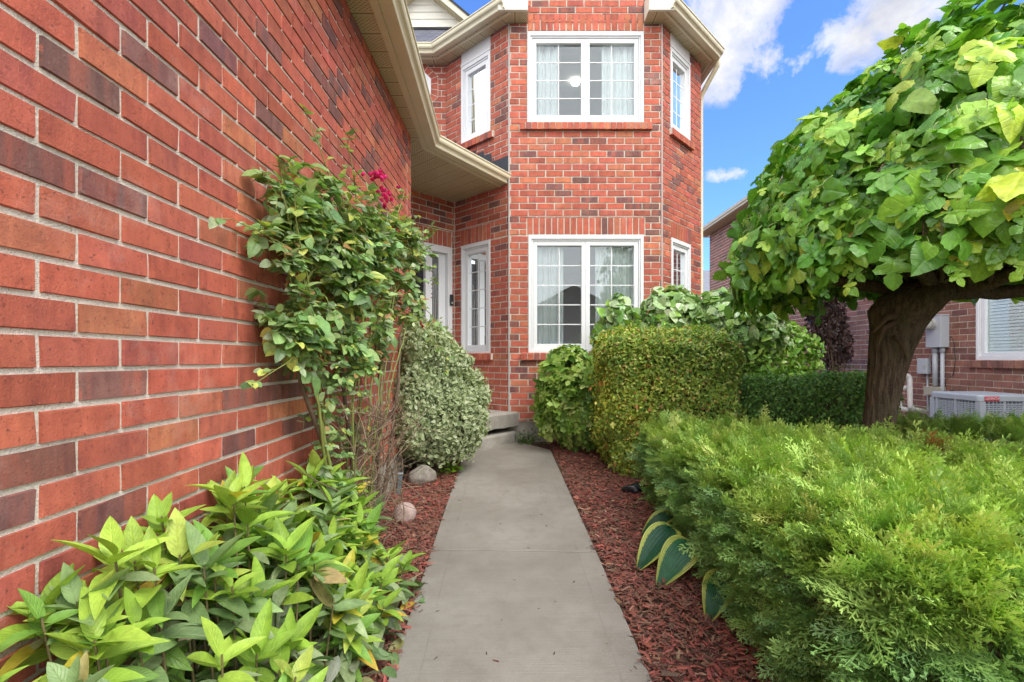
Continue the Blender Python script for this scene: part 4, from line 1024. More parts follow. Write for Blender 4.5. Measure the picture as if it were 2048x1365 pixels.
# ---- far house -----------------------------------------------------------------
fh = thing('distant_house', 'far house whose grey shingle roof shows between the two brick houses', 'house', (24, 45, 0))
mb = MB(); mb.box((14, 40, -.5), (34, 52, 5.8)); mb.build('wall', simple('far_brick', (.22, .11, .08), .9, .1), fh)
mb = MB(); roofpoly(mb, [(13, 39.4, 5.7), (35, 39.4, 5.7), (30, 46, 9.6), (11.6, 46, 9.6)][:4]); roofpoly(mb, [(13, 52.6, 5.7), (35, 52.6, 5.7), (30, 46, 9.6), (11.6, 46, 9.6)]); roofpoly(mb, [(13, 39.4, 5.7), (13, 52.6, 5.7), (11.6, 46, 9.6)])
mb.build('roof', simple('far_shingle', (.16, .17, .20), .9, .15, 3), fh)
# ================================================================== vegetation
M['leaf'] = leafmat('shrub_leaf', transl=.3)
M['leaf_gloss'] = leafmat('glossy_leaf', transl=.22, rough=.33, spec=.5)
M['peony'] = leafmat('lance_leaf', veins=9, vein_amt=.25, transl=.22, rough=.42)
M['mulberry'] = leafmat('lobed_leaf', veins=6, vein_amt=.22, transl=.28, rough=.30, spec=.5)
M['euonymus'] = leafmat('variegated_leaf', transl=.25, border=(.50, .54, .34), bordw=.17, rough=.4)
M['hosta'] = leafmat('hosta_leaf', veins=0, ribs=17, transl=.12, border=(.48, .55, .11), bordw=.35, rough=.32)
M['petal'] = leafmat('petal', transl=.35, rough=.6, spec=.2)
M['twig'] = simple('twig_bark', (.13, .085, .055), .85, .25, 40, .4, 60)
M['drytwig'] = simple('dry_twig', (.22, .15, .095), .85, .3, 30, .3, 60)
M['greenstem'] = simple('green_stem', (.22, .25, .06), .55, .25, 20, .1)
def blob_pts(rs, n, els, inner=.14, amp=.1, seed=0, flat_bottom=None, nsc=3.0):
    """points and outward normals in the outer layer of a union of ellipsoids (cx,cy,cz,rx,ry,rz)"""
    E = np.array(els, float); ar = (E[:, 3]*E[:, 4]+E[:, 4]*E[:, 5]+E[:, 3]*E[:, 5]); m = int(n*2.2)
    k = rs.choice(len(E), m, p=ar/ar.sum()); D = nrm(rs.normal(size=(m, 3)))
    dep = 1-np.abs(rs.normal(size=m))*inner; c, r = E[k, :3], E[k, 3:]
    P = c+D*r*dep[:, None]; P += D*(amp*snoise(P, seed, nsc))[:, None]
    Nn = nrm(D/r); ok = np.ones(m, bool)
    for j in range(len(E)):
        q = (((P-E[j, :3])/E[j, 3:])**2).sum(1); ok &= (q > .55) | (k == j)
    if flat_bottom is not None: ok &= P[:, 2] > flat_bottom
    i = np.nonzero(ok)[0][:n]; return P[i], Nn[i]
def box_pts(rs, n, lo, hi, r=.12, inner=.06, amp=.04, seed=0, nsc=3.0, bottom=False, skip=()):
    lo, hi = np.array(lo, float), np.array(hi, float); s = hi-lo
    faces = [(0, 0), (0, 1), (1, 0), (1, 1), (2, 1)]; faces = [f for f in faces if f not in skip]
    ar = np.array([s[(a+1) % 3]*s[(a+2) % 3] for a, _ in faces]); k = rs.choice(len(faces), n, p=ar/ar.sum())
    P = lo+rs.rand(n, 3)*s
    for i, (a, e) in enumerate(faces): P[k == i, a] = (hi if e else lo)[a]
    c = np.clip(P, lo+r, hi-r); c[:, 2] = np.clip(P[:, 2], lo[2], hi[2]-r); D = nrm(P-c); P = c+D*r
    dep = np.abs(rs.normal(size=n))*inner; P = P+D*(amp*snoise(P, seed, nsc)-dep)[:, None]; return P, D
def shell_leaves(name, P, Nn, rs, tm, size, cols, wts, m_, parent, droop=.3, spread=1.0, jit=.15, face=.8, sm=True, cfun=None):
    n = len(P); R = rs.normal(size=(n, 3))
    ax = nrm(R-Nn*(R*Nn).sum(1, keepdims=True))*spread+Nn*.55+np.array([0, 0, -droop])
    nm = Nn*face+rs.normal(size=(n, 3))*.5+np.array([0, 0, .45])
    sc = size*np.exp(rs.normal(size=n)*.22); col = palette(rs, n, cols, wts, jit)
    if cfun is not None: col = cfun(P, col)
    return leaves(name, tm, P, ax, nm, sc, np.clip(col, .005, .9), m_, parent, tsel=rs.randint(0, len(tm), n), smooth=sm)
def twigs_in(name, rs, n, bases, P, m_, parent, r0=.006, r1=.0015, lift=.15):
    idx = rs.randint(0, len(P), n); cur, rad = [], []
    for i in idx:
        b_ = np.array(bases[rs.randint(len(bases))])+np.append(rs.normal(size=2)*.04, 0); e = P[i]; m_p = b_*.45+e*.55+np.array([0, 0, lift])*rs.rand()+rs.normal(size=3)*.03
        cur.append(bez(b_, m_p, e, 8)); rad.append(np.linspace(r0*(.6+.6*rs.rand()), r1, 8))
    return tubes_np(name, cur, rad, m_, parent, 5)
S2 = [t_small(.55, .25), t_small(.7, .15)]

# ---- clipped hedges ------------------------------------------------------------
def hedge(label, lo, hi, n, size, cols, wts, seed, m_='leaf', amp=.045, inner=.06, r=.15, taper=0, skip=(), face=.8, cfun=None):
    rs = np.random.RandomState(seed); root = thing('hedge', label, 'hedge', ((lo[0]+hi[0])/2, (lo[1]+hi[1])/2, lo[2]))
    P, D = box_pts(rs, n, lo, hi, r, inner, amp, seed, 3.2, skip=skip)
    P += D*(.022*snoise(P, seed+5, 11)+.045*np.abs(rs.normal(size=n))*(rs.rand(n) < .07))[:, None]
    if taper:
        t = 1-np.clip((P[:, 2]-lo[2])/.7, 0, 1); cx_ = (lo[0]+hi[0])/2; P[:, 0] += (cx_-P[:, 0])*taper*t; P[:, 1] += ((lo[1]+hi[1])/2-P[:, 1])*taper*t
    shell_leaves('foliage', P, D, rs, S2, size, cols, wts, M[m_], root, droop=.0, face=face, sm=False, cfun=cfun)
    bs = [(lo[0]+(hi[0]-lo[0])*a, lo[1]+(hi[1]-lo[1])*b_, gz(lo[0]+(hi[0]-lo[0])*a, lo[1])-.02) for a in (.15, .35, .55, .75, .9) for b_ in (.35, .65)]
    idx = rs.randint(0, len(P), 700); Q = P[idx]-D[idx]*.03
    twigs_in('branches', rs, 420, bs, Q, M['twig'], root, .009, .0012, .1); return root
def fall_tint(P, c):
    k = np.clip(snoise(P, 77, 2.2)*.8+.25-.45*(P[:, 0]-1.4), 0, 1)[:, None]; return c*(1-k)+c*np.array([1.35, 1.05, .7])*k
hedge('tall clipped hedge with tiny green leaves and bronze tips in front of the bay', (.76, 4.25, .22), (2.12, 5.05, 1.53), 60000, .032,
      [(.24, .36, .07), (.38, .50, .10), (.16, .31, .07), (.42, .22, .09), (.52, .58, .20)], (.36, .28, .2, .05, .11), 21, taper=.16, cfun=fall_tint, amp=.085, inner=.06, r=.34)
hedge('dark green clipped yew hedge left of the tree trunk', (2.08, 4.35, .30), (3.55, 4.95, 1.10), 30000, .030,
      [(.11, .24, .06), (.16, .33, .08), (.28, .45, .12)], (.5, .35, .15), 22, amp=.05, taper=.05, r=.2)

# ---- variegated euonymus -------------------------------------------------------
rs = np.random.RandomState(31); eu = thing('variegated_shrub', 'rounded bush of small white edged leaves beside the porch steps', 'shrub', (-.8, 4.55, .2))
P, D = blob_pts(rs, 30000, [(-.72, 4.55, .70, .41, .42, .42), (-.80, 4.55, 1.00, .36, .40, .38), (-.86, 4.5, 1.34, .29, .36, .27), (-.52, 4.60, .88, .24, .28, .28), (-.88, 4.2, .85, .16, .25, .42), (-.70, 4.6, 1.22, .26, .3, .2)], .11, .06, 31, .36, 4.5)
P += D*(.035*snoise(P, 36, 11)+.03*np.abs(rs.normal(size=len(P)))*(rs.rand(len(P)) < .3))[:, None]; P[:, 0] = np.maximum(P[:, 0], -.985)
shell_leaves('foliage', P, D, rs, [t_round(.62, .1, .1, 4)], .034, [(.16, .26, .09), (.26, .37, .15), (.42, .48, .28)], (.4, .4, .2), M['euonymus'], eu, droop=-.25, sm=True)
twigs_in('branches', rs, 160, [(-.80, 4.55, .2), (-.75, 4.5, .2)], P[:400]-D[:400]*.05, M['twig'], eu, .009, .002)
rs = np.random.RandomState(32)
P = np.array([-.60, 4.45, .27])+rs.normal(size=(60, 3))*np.array([.05, .03, .03]); D = nrm(rs.normal(size=(60, 3))+np.array([0, 0, 1.2]))
sg_ = thing('seedling', 'small bright green seedling below the variegated bush', 'plant', (-.60, 4.45, .22))
(shell_leaves('foliage', P, D, rs, [t_round(.7, .1, .2, 4)], .04, [(.26, .52, .03)], (1,), M['leaf'], sg_))
twigs_in('stems', rs, 14, [(-.60, 4.45, .2)], P, M['greenstem'], sg_, .002, .001, .01)
# weeds against the foundation
P = np.array([.13, 5.75, .30])+rs.normal(size=(260, 3))*np.array([.09, .05, .05]); P[:, 2] = np.maximum(P[:, 2], gz(.1, 5.75)+.01); D = nrm(rs.normal(size=(260, 3))+np.array([0, -.3, 1.0]))
wd2 = thing('weed', 'low dark green weeds growing at the foot of the bay', 'plant', (.13, 5.75, .26))
(shell_leaves('foliage', P, D, rs, [t_small(.4)], .035, [(.06, .12, .03), (.10, .18, .05)], (.6, .4), M['leaf'], wd2))
twigs_in('stems', rs, 40, [(.13, 5.75, .25)], P, M['greenstem'], wd2, .002, .001, .01)

# ---- lobed leaf bush at the bay --------------------------------------------------
def lobed(seed, deep=.5, w_=1.0):
    a = [(0, 0), (.16*w_, .02), (.34*w_, -.06), (.30*w_, .12), (.17*w_*(1+deep*.1), .22), (.36*w_, .38), (.40*w_, .56), (.24*w_, .54), (.14*w_/(deep+.5), .60), (.17*w_, .80), (0, 1)]
    return t_outline(a, .12, .18, .03, seed)
LB = [lobed(s_, .5+.3*(s_ % 3)) for s_ in range(4)]
rs = np.random.RandomState(41); tb = thing('leafy_shrub', 'bright green bush of jagged lobed leaves below the bay window sill', 'shrub', (.62, 5.45, .26))
P, D = blob_pts(rs, 2100, [(.60, 5.40, .95, .33, .34, .46), (.72, 5.35, .7, .32, .3, .38), (.45, 5.45, .72, .22, .22, .34)], .16, .04, 41, .32)
shell_leaves('foliage', P, D, rs, LB, .105, [(.23, .37, .07), (.32, .46, .10), (.44, .50, .16), (.14, .28, .06)], (.35, .35, .15, .15), M['leaf'], tb, droop=.55)
twigs_in('stems', rs, 70, [(.6, 5.45, .2), (.7, 5.4, .2)], P, M['greenstem'], tb, .007, .002)

# ---- broad leaved shrubs behind the hedge ----------------------------------------
RD = [t_round(.82, .10, .2, 6), t_round(.72, .16, .3, 6), t_round(.9, .05, .1, 6)]
rs = np.random.RandomState(51); li = thing('lilac_bush', 'open shrub of pale heart shaped leaves rising in front of the bay windows', 'shrub', (1.7, 5.45, .25))
P, D = blob_pts(rs, 3000, [(1.17, 5.45, 1.70, .20, .18, .30), (1.05, 5.45, 1.5, .16, .16, .2), (1.75, 5.40, 1.62, .40, .32, .46), (2.25, 5.35, 1.62, .36, .32, .42), (2.6, 5.30, 1.6, .34, .30, .36)], .2, .06, 51, 1.2)
shell_leaves('foliage', P, D, rs, RD, .088, [(.20, .35, .12), (.33, .47, .22), (.50, .60, .40), (.26, .44, .09)], (.36, .32, .14, .18), M['leaf_gloss'], li, droop=.5)
twigs_in('branches', rs, 150, [(1.5, 5.5, .25), (1.9, 5.45, .25), (2.3, 5.4, .25)], P, M['twig'], li, .011, .002)
rs = np.random.RandomState(52); sh = thing('green_shrub', 'bright green arching shrub between the lilac and the brown brick wall', 'shrub', (3.0, 5.6, .2))
P, D = blob_pts(rs, 4200, [(2.65, 5.40, 1.25, .42, .35, .45), (3.0, 5.5, 1.22, .46, .35, .48), (2.9, 5.4, .9, .5, .35, .45)], .16, .07, 52, .5)
shell_leaves('foliage', P, D, rs, [t_round(.62, .15, .25, 5)], .062, [(.18, .36, .05), (.27, .46, .07), (.38, .54, .12)], (.4, .4, .2), M['leaf_gloss'], sh, droop=.5)
twigs_in('branches', rs, 90, [(2.9, 5.5, .15), (3.0, 5.5, .15)], P, M['twig'], sh, .01, .002)
rs = np.random.RandomState(53); pu = thing('purple_shrub', 'dark purple leaved shrub against the brown brick wall', 'shrub', (5.95, 9.0, .1))
P, D = blob_pts(rs, 2600, [(5.80, 9.0, 2.0, .34, .3, .5), (5.95, 9.0, 1.5, .3, .3, .42), (5.6, 8.9, 2.3, .3, .3, .3)], .25, .09, 53)
shell_leaves('foliage', P, D, rs, [t_round(.5, .15, .25, 4)], .07, [(.055, .035, .035), (.11, .075, .07), (.08, .045, .03)], (.5, .3, .2), M['leaf'], pu, droop=.7)
twigs_in('branches', rs, 60, [(5.95, 9, .1)], P, M['twig'], pu, .012, .002)

# ---- juniper -------------------------------------------------------------------
def t_frond(seed, nb=15, sub=5, tip=1.0, wid=.016):
    r = random.Random(seed); V, F, U = [], [], []
    def strip(p, d_, L, w_, zc):
        dx, dy = d_; nx_, ny_ = -dy, dx; b_ = len(V); w_ *= .5
        e = (p[0]+dx*L, p[1]+dy*L); z1 = zc+r.uniform(-.03, .05)
        V.extend([(p[0]+nx_*w_, p[1]+ny_*w_, zc), (p[0]-nx_*w_, p[1]-ny_*w_, zc), (e[0]-nx_*w_*.4, e[1]-ny_*w_*.4, z1), (e[0]+nx_*w_*.4, e[1]+ny_*w_*.4, z1)]); F.append((b_, b_+1, b_+2, b_+3)); U.extend([(.5, 0), (.5, 0), (.5, 1), (.5, 1)])
    strip((0, 0), (0, 1), 1.0, .028, 0)
    for i in range(nb):
        t = .06+.9*i/nb; s = 1 if i % 2 else -1; a = radians(r.uniform(32, 52))*s; L = (.42*(1-t)**.75+.06)*r.uniform(.8, 1.15)
        d_ = (sin(a), cos(a)); zc = r.uniform(-.05, .07); strip((0, t), d_, L, .030, zc)
        for j in range(sub):
            q = .2+.75*j/sub; s2 = 1 if j % 2 else -1; a2 = a+radians(r.uniform(28, 48))*s2; l2 = L*.34*(1-q*.5)*r.uniform(.8, 1.2)+.02
            strip((d_[0]*L*q, t+d_[1]*L*q), (sin(a2), cos(a2)), l2, wid*1.25, zc+r.uniform(-.02, .03))
    V = np.array(V); V[:, 2] += .25*V[:, 1]**2; return V, F, np.array(U)
FR = [t_frond(s_, 11, 3, wid=.034) for s_ in range(5)]
def juniper(label, lo, hi, n, seed, size=.105, remap=None, amp=.05, skip=(), tm=None, r=.2, cols=None, cols2=None, inner=.055, holes=True, per=8):
    """sprays: every cluster fans several fronds from one shoot"""
    rs = np.random.RandomState(seed); root = thing('juniper', label, 'shrub', ((lo[0]+hi[0])/2, (lo[1]+hi[1])/2, gz(lo[0], lo[1])))
    nc = n//per; P, D = box_pts(rs, nc, lo, hi, r, inner, amp, seed, 2.2, skip=skip); P += D*(.03*snoise(P, seed+3, 6))[:, None]
    if holes:
        h = snoise(P, seed+9, 3.0); k = h > .50; P[k] -= D[k]*.12*rs.rand(k.sum(), 1); keep = ~((h > .68) & (rs.rand(nc) < .75) & (D[:, 2] < .7)); P, D = P[keep], D[keep]; nc = len(P)
    if remap: P = remap(P)
    flow = np.array([-.75, -.45, .0])+.55*np.stack([snoise(P, seed+1, .8), snoise(P, seed+2, .8), 0*P[:, 0]], -1)
    flow = flow*np.where(D[:, 2:3] > .6, 1, .55)
    axc = nrm(nrm(flow)*.8+rs.normal(size=(nc, 3))*.25+D*.30+np.array([0, 0, .18])*(D[:, 2:3] > .5)-np.array([0, 0, .10])*(D[:, 2:3] < .3)); nmc = nrm(D*.75+rs.normal(size=(nc, 3))*.22+np.array([0, 0, .55]))
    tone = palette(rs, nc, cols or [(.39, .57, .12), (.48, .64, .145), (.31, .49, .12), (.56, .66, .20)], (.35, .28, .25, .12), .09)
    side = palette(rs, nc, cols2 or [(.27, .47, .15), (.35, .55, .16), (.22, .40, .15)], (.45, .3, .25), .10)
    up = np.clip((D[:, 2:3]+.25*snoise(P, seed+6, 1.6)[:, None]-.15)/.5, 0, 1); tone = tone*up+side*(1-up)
    br = rs.rand(nc) < .006; tone[br] = np.array([.36, .17, .05])
    idx = np.repeat(np.arange(nc), per); m = len(idx); lat = nrm(np.cross(nmc, axc))[idx]; ang = rs.uniform(-1, 1, m)*.85
    ax = axc[idx]*np.cos(ang)[:, None]+lat*np.sin(ang)[:, None]+rs.normal(size=(m, 3))*.13
    pos = P[idx]+axc[idx]*(rs.rand(m, 1)*.09-.04)+rs.normal(size=(m, 3))*.016
    nm = nmc[idx]+rs.normal(size=(m, 3))*.20; T = tm or FR
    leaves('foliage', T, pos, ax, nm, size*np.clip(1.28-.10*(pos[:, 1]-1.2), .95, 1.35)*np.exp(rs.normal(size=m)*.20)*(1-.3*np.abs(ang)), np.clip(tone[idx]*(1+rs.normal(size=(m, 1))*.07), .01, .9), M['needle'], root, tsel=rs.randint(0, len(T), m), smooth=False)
    bs = [(lo[0]+(hi[0]-lo[0])*a, lo[1]+(hi[1]-lo[1])*b_, gz(lo[0]+.4, lo[1])-.02) for a in (.3, .5, .7) for b_ in (.3, .5, .7)]
    if remap: bs = [tuple(remap(np.array([b_], float))[0]) for b_ in bs]
    k = rs.randint(0, nc, 420); twigs_in('branches', rs, 330, bs, P[k]-D[k]*.07, M['drytwig'], root, .009, .002, .05); return root
M['needle'] = leafmat('juniper_needle', transl=.12, rough=.5)
def rm(P):
    P = P.copy(); ym = np.interp(P[:, 0], [.8, 1.2, 2.3, 2.6, 4.2], [3.95, 3.95, 3.05, 2.6, 2.2]); y0 = 1.12
    P[:, 1] = np.where(P[:, 1] > y0, y0+(P[:, 1]-y0)*(ym-y0)/(3.9-y0), P[:, 1])
    t = 1-np.clip((P[:, 2]-.05)/.5, 0, 1); P[:, 0] += .10*t*(P[:, 0] < 1.5)+.04*(P[:, 1]-2.4)*(P[:, 0] < 1.6)*.8; return P
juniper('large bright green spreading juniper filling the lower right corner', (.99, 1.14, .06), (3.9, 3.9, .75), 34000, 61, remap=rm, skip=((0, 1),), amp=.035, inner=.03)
FR2 = [t_frond(s_+20, 9, 3, wid=.03) for s_ in range(3)]
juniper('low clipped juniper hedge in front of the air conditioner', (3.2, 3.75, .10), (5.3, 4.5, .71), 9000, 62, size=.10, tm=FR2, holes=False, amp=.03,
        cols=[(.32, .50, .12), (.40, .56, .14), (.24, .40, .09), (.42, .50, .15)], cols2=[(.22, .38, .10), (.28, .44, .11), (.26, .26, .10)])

# ---- hostas --------------------------------------------------------------------
def t_hosta(seed):
    V, F, U = [], [], []; n, m_ = 16, 16
    for i in range(n+1):
        t = i/n; w_ = .33*(max(sin(pi*t**.70), 0)**.72)*(1-.18*t) if 0 < t < 1 else 0
        for j in range(m_+1):
            s = -1+2*j/m_; V.append((s*w_, t-.10*abs(s)*(1-t), -.35*t*t+.10*abs(s)*w_*3*(1-.3*t)+.012*cos(s*pi*8.5)*(w_/.33)+.012*sin(7*t+seed+2*s))); U.append((.5+.5*s, t))
    for i in range(n):
        for j in range(m_): a = i*(m_+1)+j; F.append((a, a+1, a+m_+2, a+m_+1))
    return np.array(V), F, np.array(U)
HT = [t_hosta(s_) for s_ in range(3)]
def hosta(x, y, lv, label, seed):
    g_ = gz(x, y); root = thing('hosta', label, 'plant', (x, y, g_), 'hostas along the juniper'); cur, rad = [], []
    P, A_, N_, S = [], [], [], []
    for bx_, by_, bz_, az, el, sc, nx_, ny_ in lv:
        d_ = np.array([cos(radians(az)), sin(radians(az)), 0]); b_ = np.array([x, y, g_]); e = np.array([bx_, by_, g_+bz_])
        cur.append(bez(b_, (b_+e)/2+np.array([0, 0, .05]), e, 8)); rad.append(np.linspace(.006, .004, 8)); P.append(e); A_.append(d_*cos(radians(el))+np.array([0, 0, sin(radians(el))])); N_.append(np.array([nx_, ny_, 1])); S.append(sc)
    rs = np.random.RandomState(seed); n = len(P)
    leaves('leaf_blades', HT, P, A_, N_, S, palette(rs, n, [(.035, .150, .070)], (1,), .12), M['hosta'], root, tsel=rs.randint(0, 3, n)); tubes_np('stalks', cur, rad, M['greenstem'], root)
hosta(1.02, 3.25, [(1.0, 3.10, .12, 195, -12, .21, -.25, -.5)], 'small green and yellow hosta leaf poking out of the juniper farthest from the viewer', 1)
hosta(.98, 2.78, [(.89, 2.76, .17, 216, -15, .30, -.25, -.50), (.93, 2.60, .15, 222, -18, .29, .05, -.55)], 'pair of large blue green yellow edged hosta leaves over the red mulch', 2)
hosta(1.02, 2.36, [(1.0, 2.30, .14, 226, -24, .24, -.3, -.5)], 'nearest hosta with a broad yellow edged leaf at the bottom of the juniper', 3)
# ================================================================== weeping mulberry
def t_mulb(seed, kind):
    r = random.Random(seed)
    if kind == 0:      # three deep lobes
        a = [(0, .02), (.14, -.08), (.34, -.10), (.50, .02), (.56, .20), (.50, .36), (.34, .38), (.17, .38), (.17, .48), (.31, .58), (.33, .72), (.20, .88), (0, 1)]
    elif kind == 1:    # five lobes
        a = [(0, .04), (.16, -.12), (.38, -.12), (.42, .04), (.24, .12), (.46, .20), (.58, .36), (.50, .50), (.26, .42), (.15, .46), (.27, .60), (.27, .76), (.16, .90), (0, 1)]
    else:              # heart shaped, toothed
        a = [(0, 0), (.14, -.08), (.30, -.06), (.42, .05), (.46, .20), (.45, .34), (.40, .48), (.33, .61), (.25, .74), (.14, .87), (0, 1)]
    b = []
    for i, (x, y) in enumerate(a):
        b.append((x, y))
        if 0 < i < len(a)-2:
            x2, y2 = a[i+1]; mx, my = (x+x2)/2, (y+y2)/2; b.append((mx*1.0-.018, my+.012))
    V, F, U = [], [], []
    # 4 strips from the midrib out so that the blade can curl
    cup, dr = r.uniform(.05, .30), r.uniform(.15, .55); n = len(b)
    def z(x, y): return cup*abs(x)**1.2-dr*y*y-.35*abs(x)**2+.035*sin(9*y+7*x+seed*2)+.02*sin(17*x+seed)
    for s in (1, -1):
        sc_ = 1+r.uniform(-.12, .12)
        for f in (0, .45, 1):
            for (x, y) in b:
                X = s*x*f*sc_; Y = y+(1-f)*(min(max(y*.9+.05, 0), 1)-y)*.6; V.append((X, Y, z(X, Y))); U.append((.5+X*.55, Y))
    for h in (0, 1):
        for g in (0, 1):
            for i in range(n-1):
                o = h*3*n+g*n; q = (o+i, o+n+i, o+n+i+1, o+i+1); F.append(q if h == 0 else q[::-1])
    V = np.array(V); V[:, 2] -= .0; return V, F, np.array(U)
MT = [t_mulb(1, 0), t_mulb(2, 1), t_mulb(3, 2), t_mulb(4, 0), t_mulb(5, 2), t_mulb(6, 1), t_mulb(7, 2), t_mulb(8, 2)]
mul = thing('weeping_tree', 'small weeping mulberry tree with a wide umbrella crown of large lobed leaves', 'tree', (2.49, 3.27, 0))
def _bark():
    m_, t, b, o = mat('ridged_bark'); co = objco(t)
    mp = t.nodes.new('ShaderNodeMapping'); mp.inputs['Scale'].default_value = (1, 1, .14); t.links.new(co, mp.inputs[0])
    n1 = noise(t, mp.outputs[0], 48, 7, .7, .8); n2 = noise(t, co, 7, 5, .6); n3 = noise(t, co, 90, 4, .7)
    c = mixc(t, ramp(t, n1, [(.36, 0), (.62, 1)]), (.045, .028, .019), (.205, .140, .090))
    c = mixc(t, ramp(t, n2, [(.45, 0), (.7, .5)]), c, (.12, .12, .06)); c = mixc(t, 1.0, c, ramp(t, n3, [(.3, .75), (.7, 1.25)]), 'MULTIPLY')
    setc(t, b, 'Base Color', c); b.inputs['Roughness'].default_value = .9
    bump(t, b, math_(t, 'ADD', n1, math_(t, 'MULTIPLY', n3, .25)), 1.0, .022); return m_
M['bark'] = _bark()
def trunk():
    k = 60; n = 56; V = []
    t = np.linspace(0, 1, k); zz = t*1.80
    px_ = np.interp(zz, [0, .8, 1.05, 1.33, 1.6, 1.8], [2.40, 2.44, 2.47, 2.515, 2.585, 2.74]); py_ = 3.27-.04*t
    rr = np.interp(zz, [0, .15, .5, .9, 1.15, 1.35, 1.5, 1.62, 1.72, 1.80], [.125, .105, .090, .090, .100, .124, .148, .200, .20, .13])
    for i in range(k):
        for j in range(n):
            a = 2*pi*j/n; d_ = np.array([[cos(a)*1.5, sin(a)*1.5, zz[i]*2.0]])
            lump = 1+.05*snoise(d_, 3, .8)[0]+(.055*snoise(d_, 4, 1.3)[0] if zz[i] > 1.25 else 0)*min(1, (zz[i]-1.25)/.2)
            ridge = .006*math.sin(a*17+3*math.sin(zz[i]*5)+2*math.sin(zz[i]*13))
            r = rr[i]*lump+ridge; V.append((px_[i]+r*cos(a)*1.0, py_[i]+r*sin(a)*.92, zz[i]-.02+(0 if i < k-1 else .0)))
    V.append((px_[-1], py_[-1], 1.83)); V = np.array(V)
    q = [];
    i = np.arange(k-1)[:, None]*n; j = np.arange(n)[None, :]; j2 = (j+1) % n
    q = np.stack([i+j, i+j2, i+n+j2, i+n+j], -1).reshape(-1, 4)
    tri = np.stack([(k-1)*n+np.arange(n), (k-1)*n+(np.arange(n)+1) % n, np.full(n, k*n)], -1)
    return np_mesh('trunk', V, np.concatenate([q.ravel(), tri.ravel()]), np.concatenate([np.full(len(q), 4), np.full(n, 3)]), M['bark'], mul)
trunk()
rs = np.random.RandomState(71)
CC = np.array([2.93, 3.05, 1.80]); CR = np.array([1.46, 1.38, 1.50])
top = np.array([2.84, 3.23, 1.72])
cur, rad = [], []
# heavy limbs
for az, ln, r0, lift in ((-4, 1.0, .055, .05), (150, .8, .055, .22), (75, .8, .06, .3), (215, .6, .05, .28), (300, .75, .055, .25), (35, .8, .05, .3)):
    d_ = np.array([cos(radians(az)), sin(radians(az)), 0]); e = top+d_*ln+np.array([0, 0, lift]); m_p = top+d_*ln*.5+np.array([0, 0, lift*.2-.03])
    c = bez(top-d_*.05, m_p, e, 12); c += rs.normal(size=c.shape)*.006; cur.append(c); rad.append(np.linspace(r0, r0*.6, 12)*(1+rs.normal(size=12)*.06))
# shoots that arch over and hang
LP, LA, LN, LS, LC = [], [], [], [], []
ns = 400
for i in range(ns):
    az = rs.rand()*2*pi; d_ = np.array([cos(az), sin(az), 0]); fr = rs.rand()**.6
    R = CR[:2]*(.30+.70*fr)*(1+rs.normal()*.03); st = top+np.array([rs.normal()*.12, rs.normal()*.12, rs.rand()*.35])
    hz = CC[2]+CR[2]*sqrt(max(0, 1-(.28+.66*fr)**2))*(.93+rs.normal()*.045)
    e_top = np.array([CC[0]+d_[0]*R[0]*.75, CC[1]+d_[1]*R[1]*.75, hz])
    bot = 1.76-.02*(CC[1]+d_[1]*R[1]-1.7)+rs.rand()*.14+(1-fr)*.35 if fr > .5 else hz-.35-rs.rand()*.5
    e_end = np.array([CC[0]+d_[0]*R[0], CC[1]+d_[1]*R[1], max(bot, 1.68)])
    k = 16; t = np.linspace(0, 1, k)[:, None]
    c = (1-t)**3*st+3*(1-t)**2*t*(st*.35+e_top*.65+np.array([0, 0, .22]))+3*(1-t)*t*t*(e_top+d_*R[0]*.24+np.array([0, 0, .05]))+t**3*e_end
    c += np.cumsum(rs.normal(size=c.shape)*.006, axis=0); cur.append(c); rad.append(np.linspace(.011, .0028, k))
    seg = np.linalg.norm(np.diff(c, axis=0), axis=1).sum(); nl = int(seg*(.66)/.050)
    T = nrm(np.gradient(c, axis=0))
    for q in np.linspace(.34, 1, nl):
        x = q*(k-1); a = int(min(x, k-2)); p = c[a]*(1-(x-a))+c[a+1]*(x-a); tg = T[a]; out = nrm(p-np.array([CC[0], CC[1], CC[2]-.5]))
        side = nrm(np.cross(tg, out))*(1 if rs.rand() < .5 else -1)
        ax = side*.75+tg*.35+out*.30+np.array([0, 0, -.42])+rs.normal(size=3)*.28
        LP.append(p+side*.035+out*.01); LA.append(ax); LN.append(out*1.0+np.array([0, 0, .35])+rs.normal(size=3)*.42); LS.append(.096*math.exp(rs.normal()*.36)*(1.0 if q < .93 else .7))
# stray shoots at the crown top
for az, el, ln in ((215, 66, .55), (250, 74, .6), (285, 70, .6), (235, 50, .5), (200, 76, .5), (270, 80, .6), (228, 62, .9), (210, 55, .7), (245, 66, 1.0), (190, 60, .6), (222, 44, .5)):
    b0 = CC+CR*np.array([cos(radians(az))*cos(radians(el)), sin(radians(az))*cos(radians(el)), sin(radians(el))])*.9
    d_ = nrm(np.array([cos(radians(az))*.45+.5, sin(radians(az))*.4-.2, .55])); e = b0+d_*ln*.42; c = bez(b0, b0+d_*ln*.25+np.array([0, 0, .06]), e, 10); cur.append(c); rad.append(np.linspace(.006, .003, 10))
    for q in range(10):
        s = 1 if q % 2 else -1; p = c[q]; sd_ = nrm(np.cross(d_, [0, 0, 1]))*s
        LP.append(p+sd_*.02); LA.append(sd_*.8+d_*.5+rs.normal(size=3)*.25+np.array([0, 0, -.1])); LN.append(np.array([0, 0, 1])+rs.normal(size=3)*.35); LS.append(.11*math.exp(rs.normal()*.2))
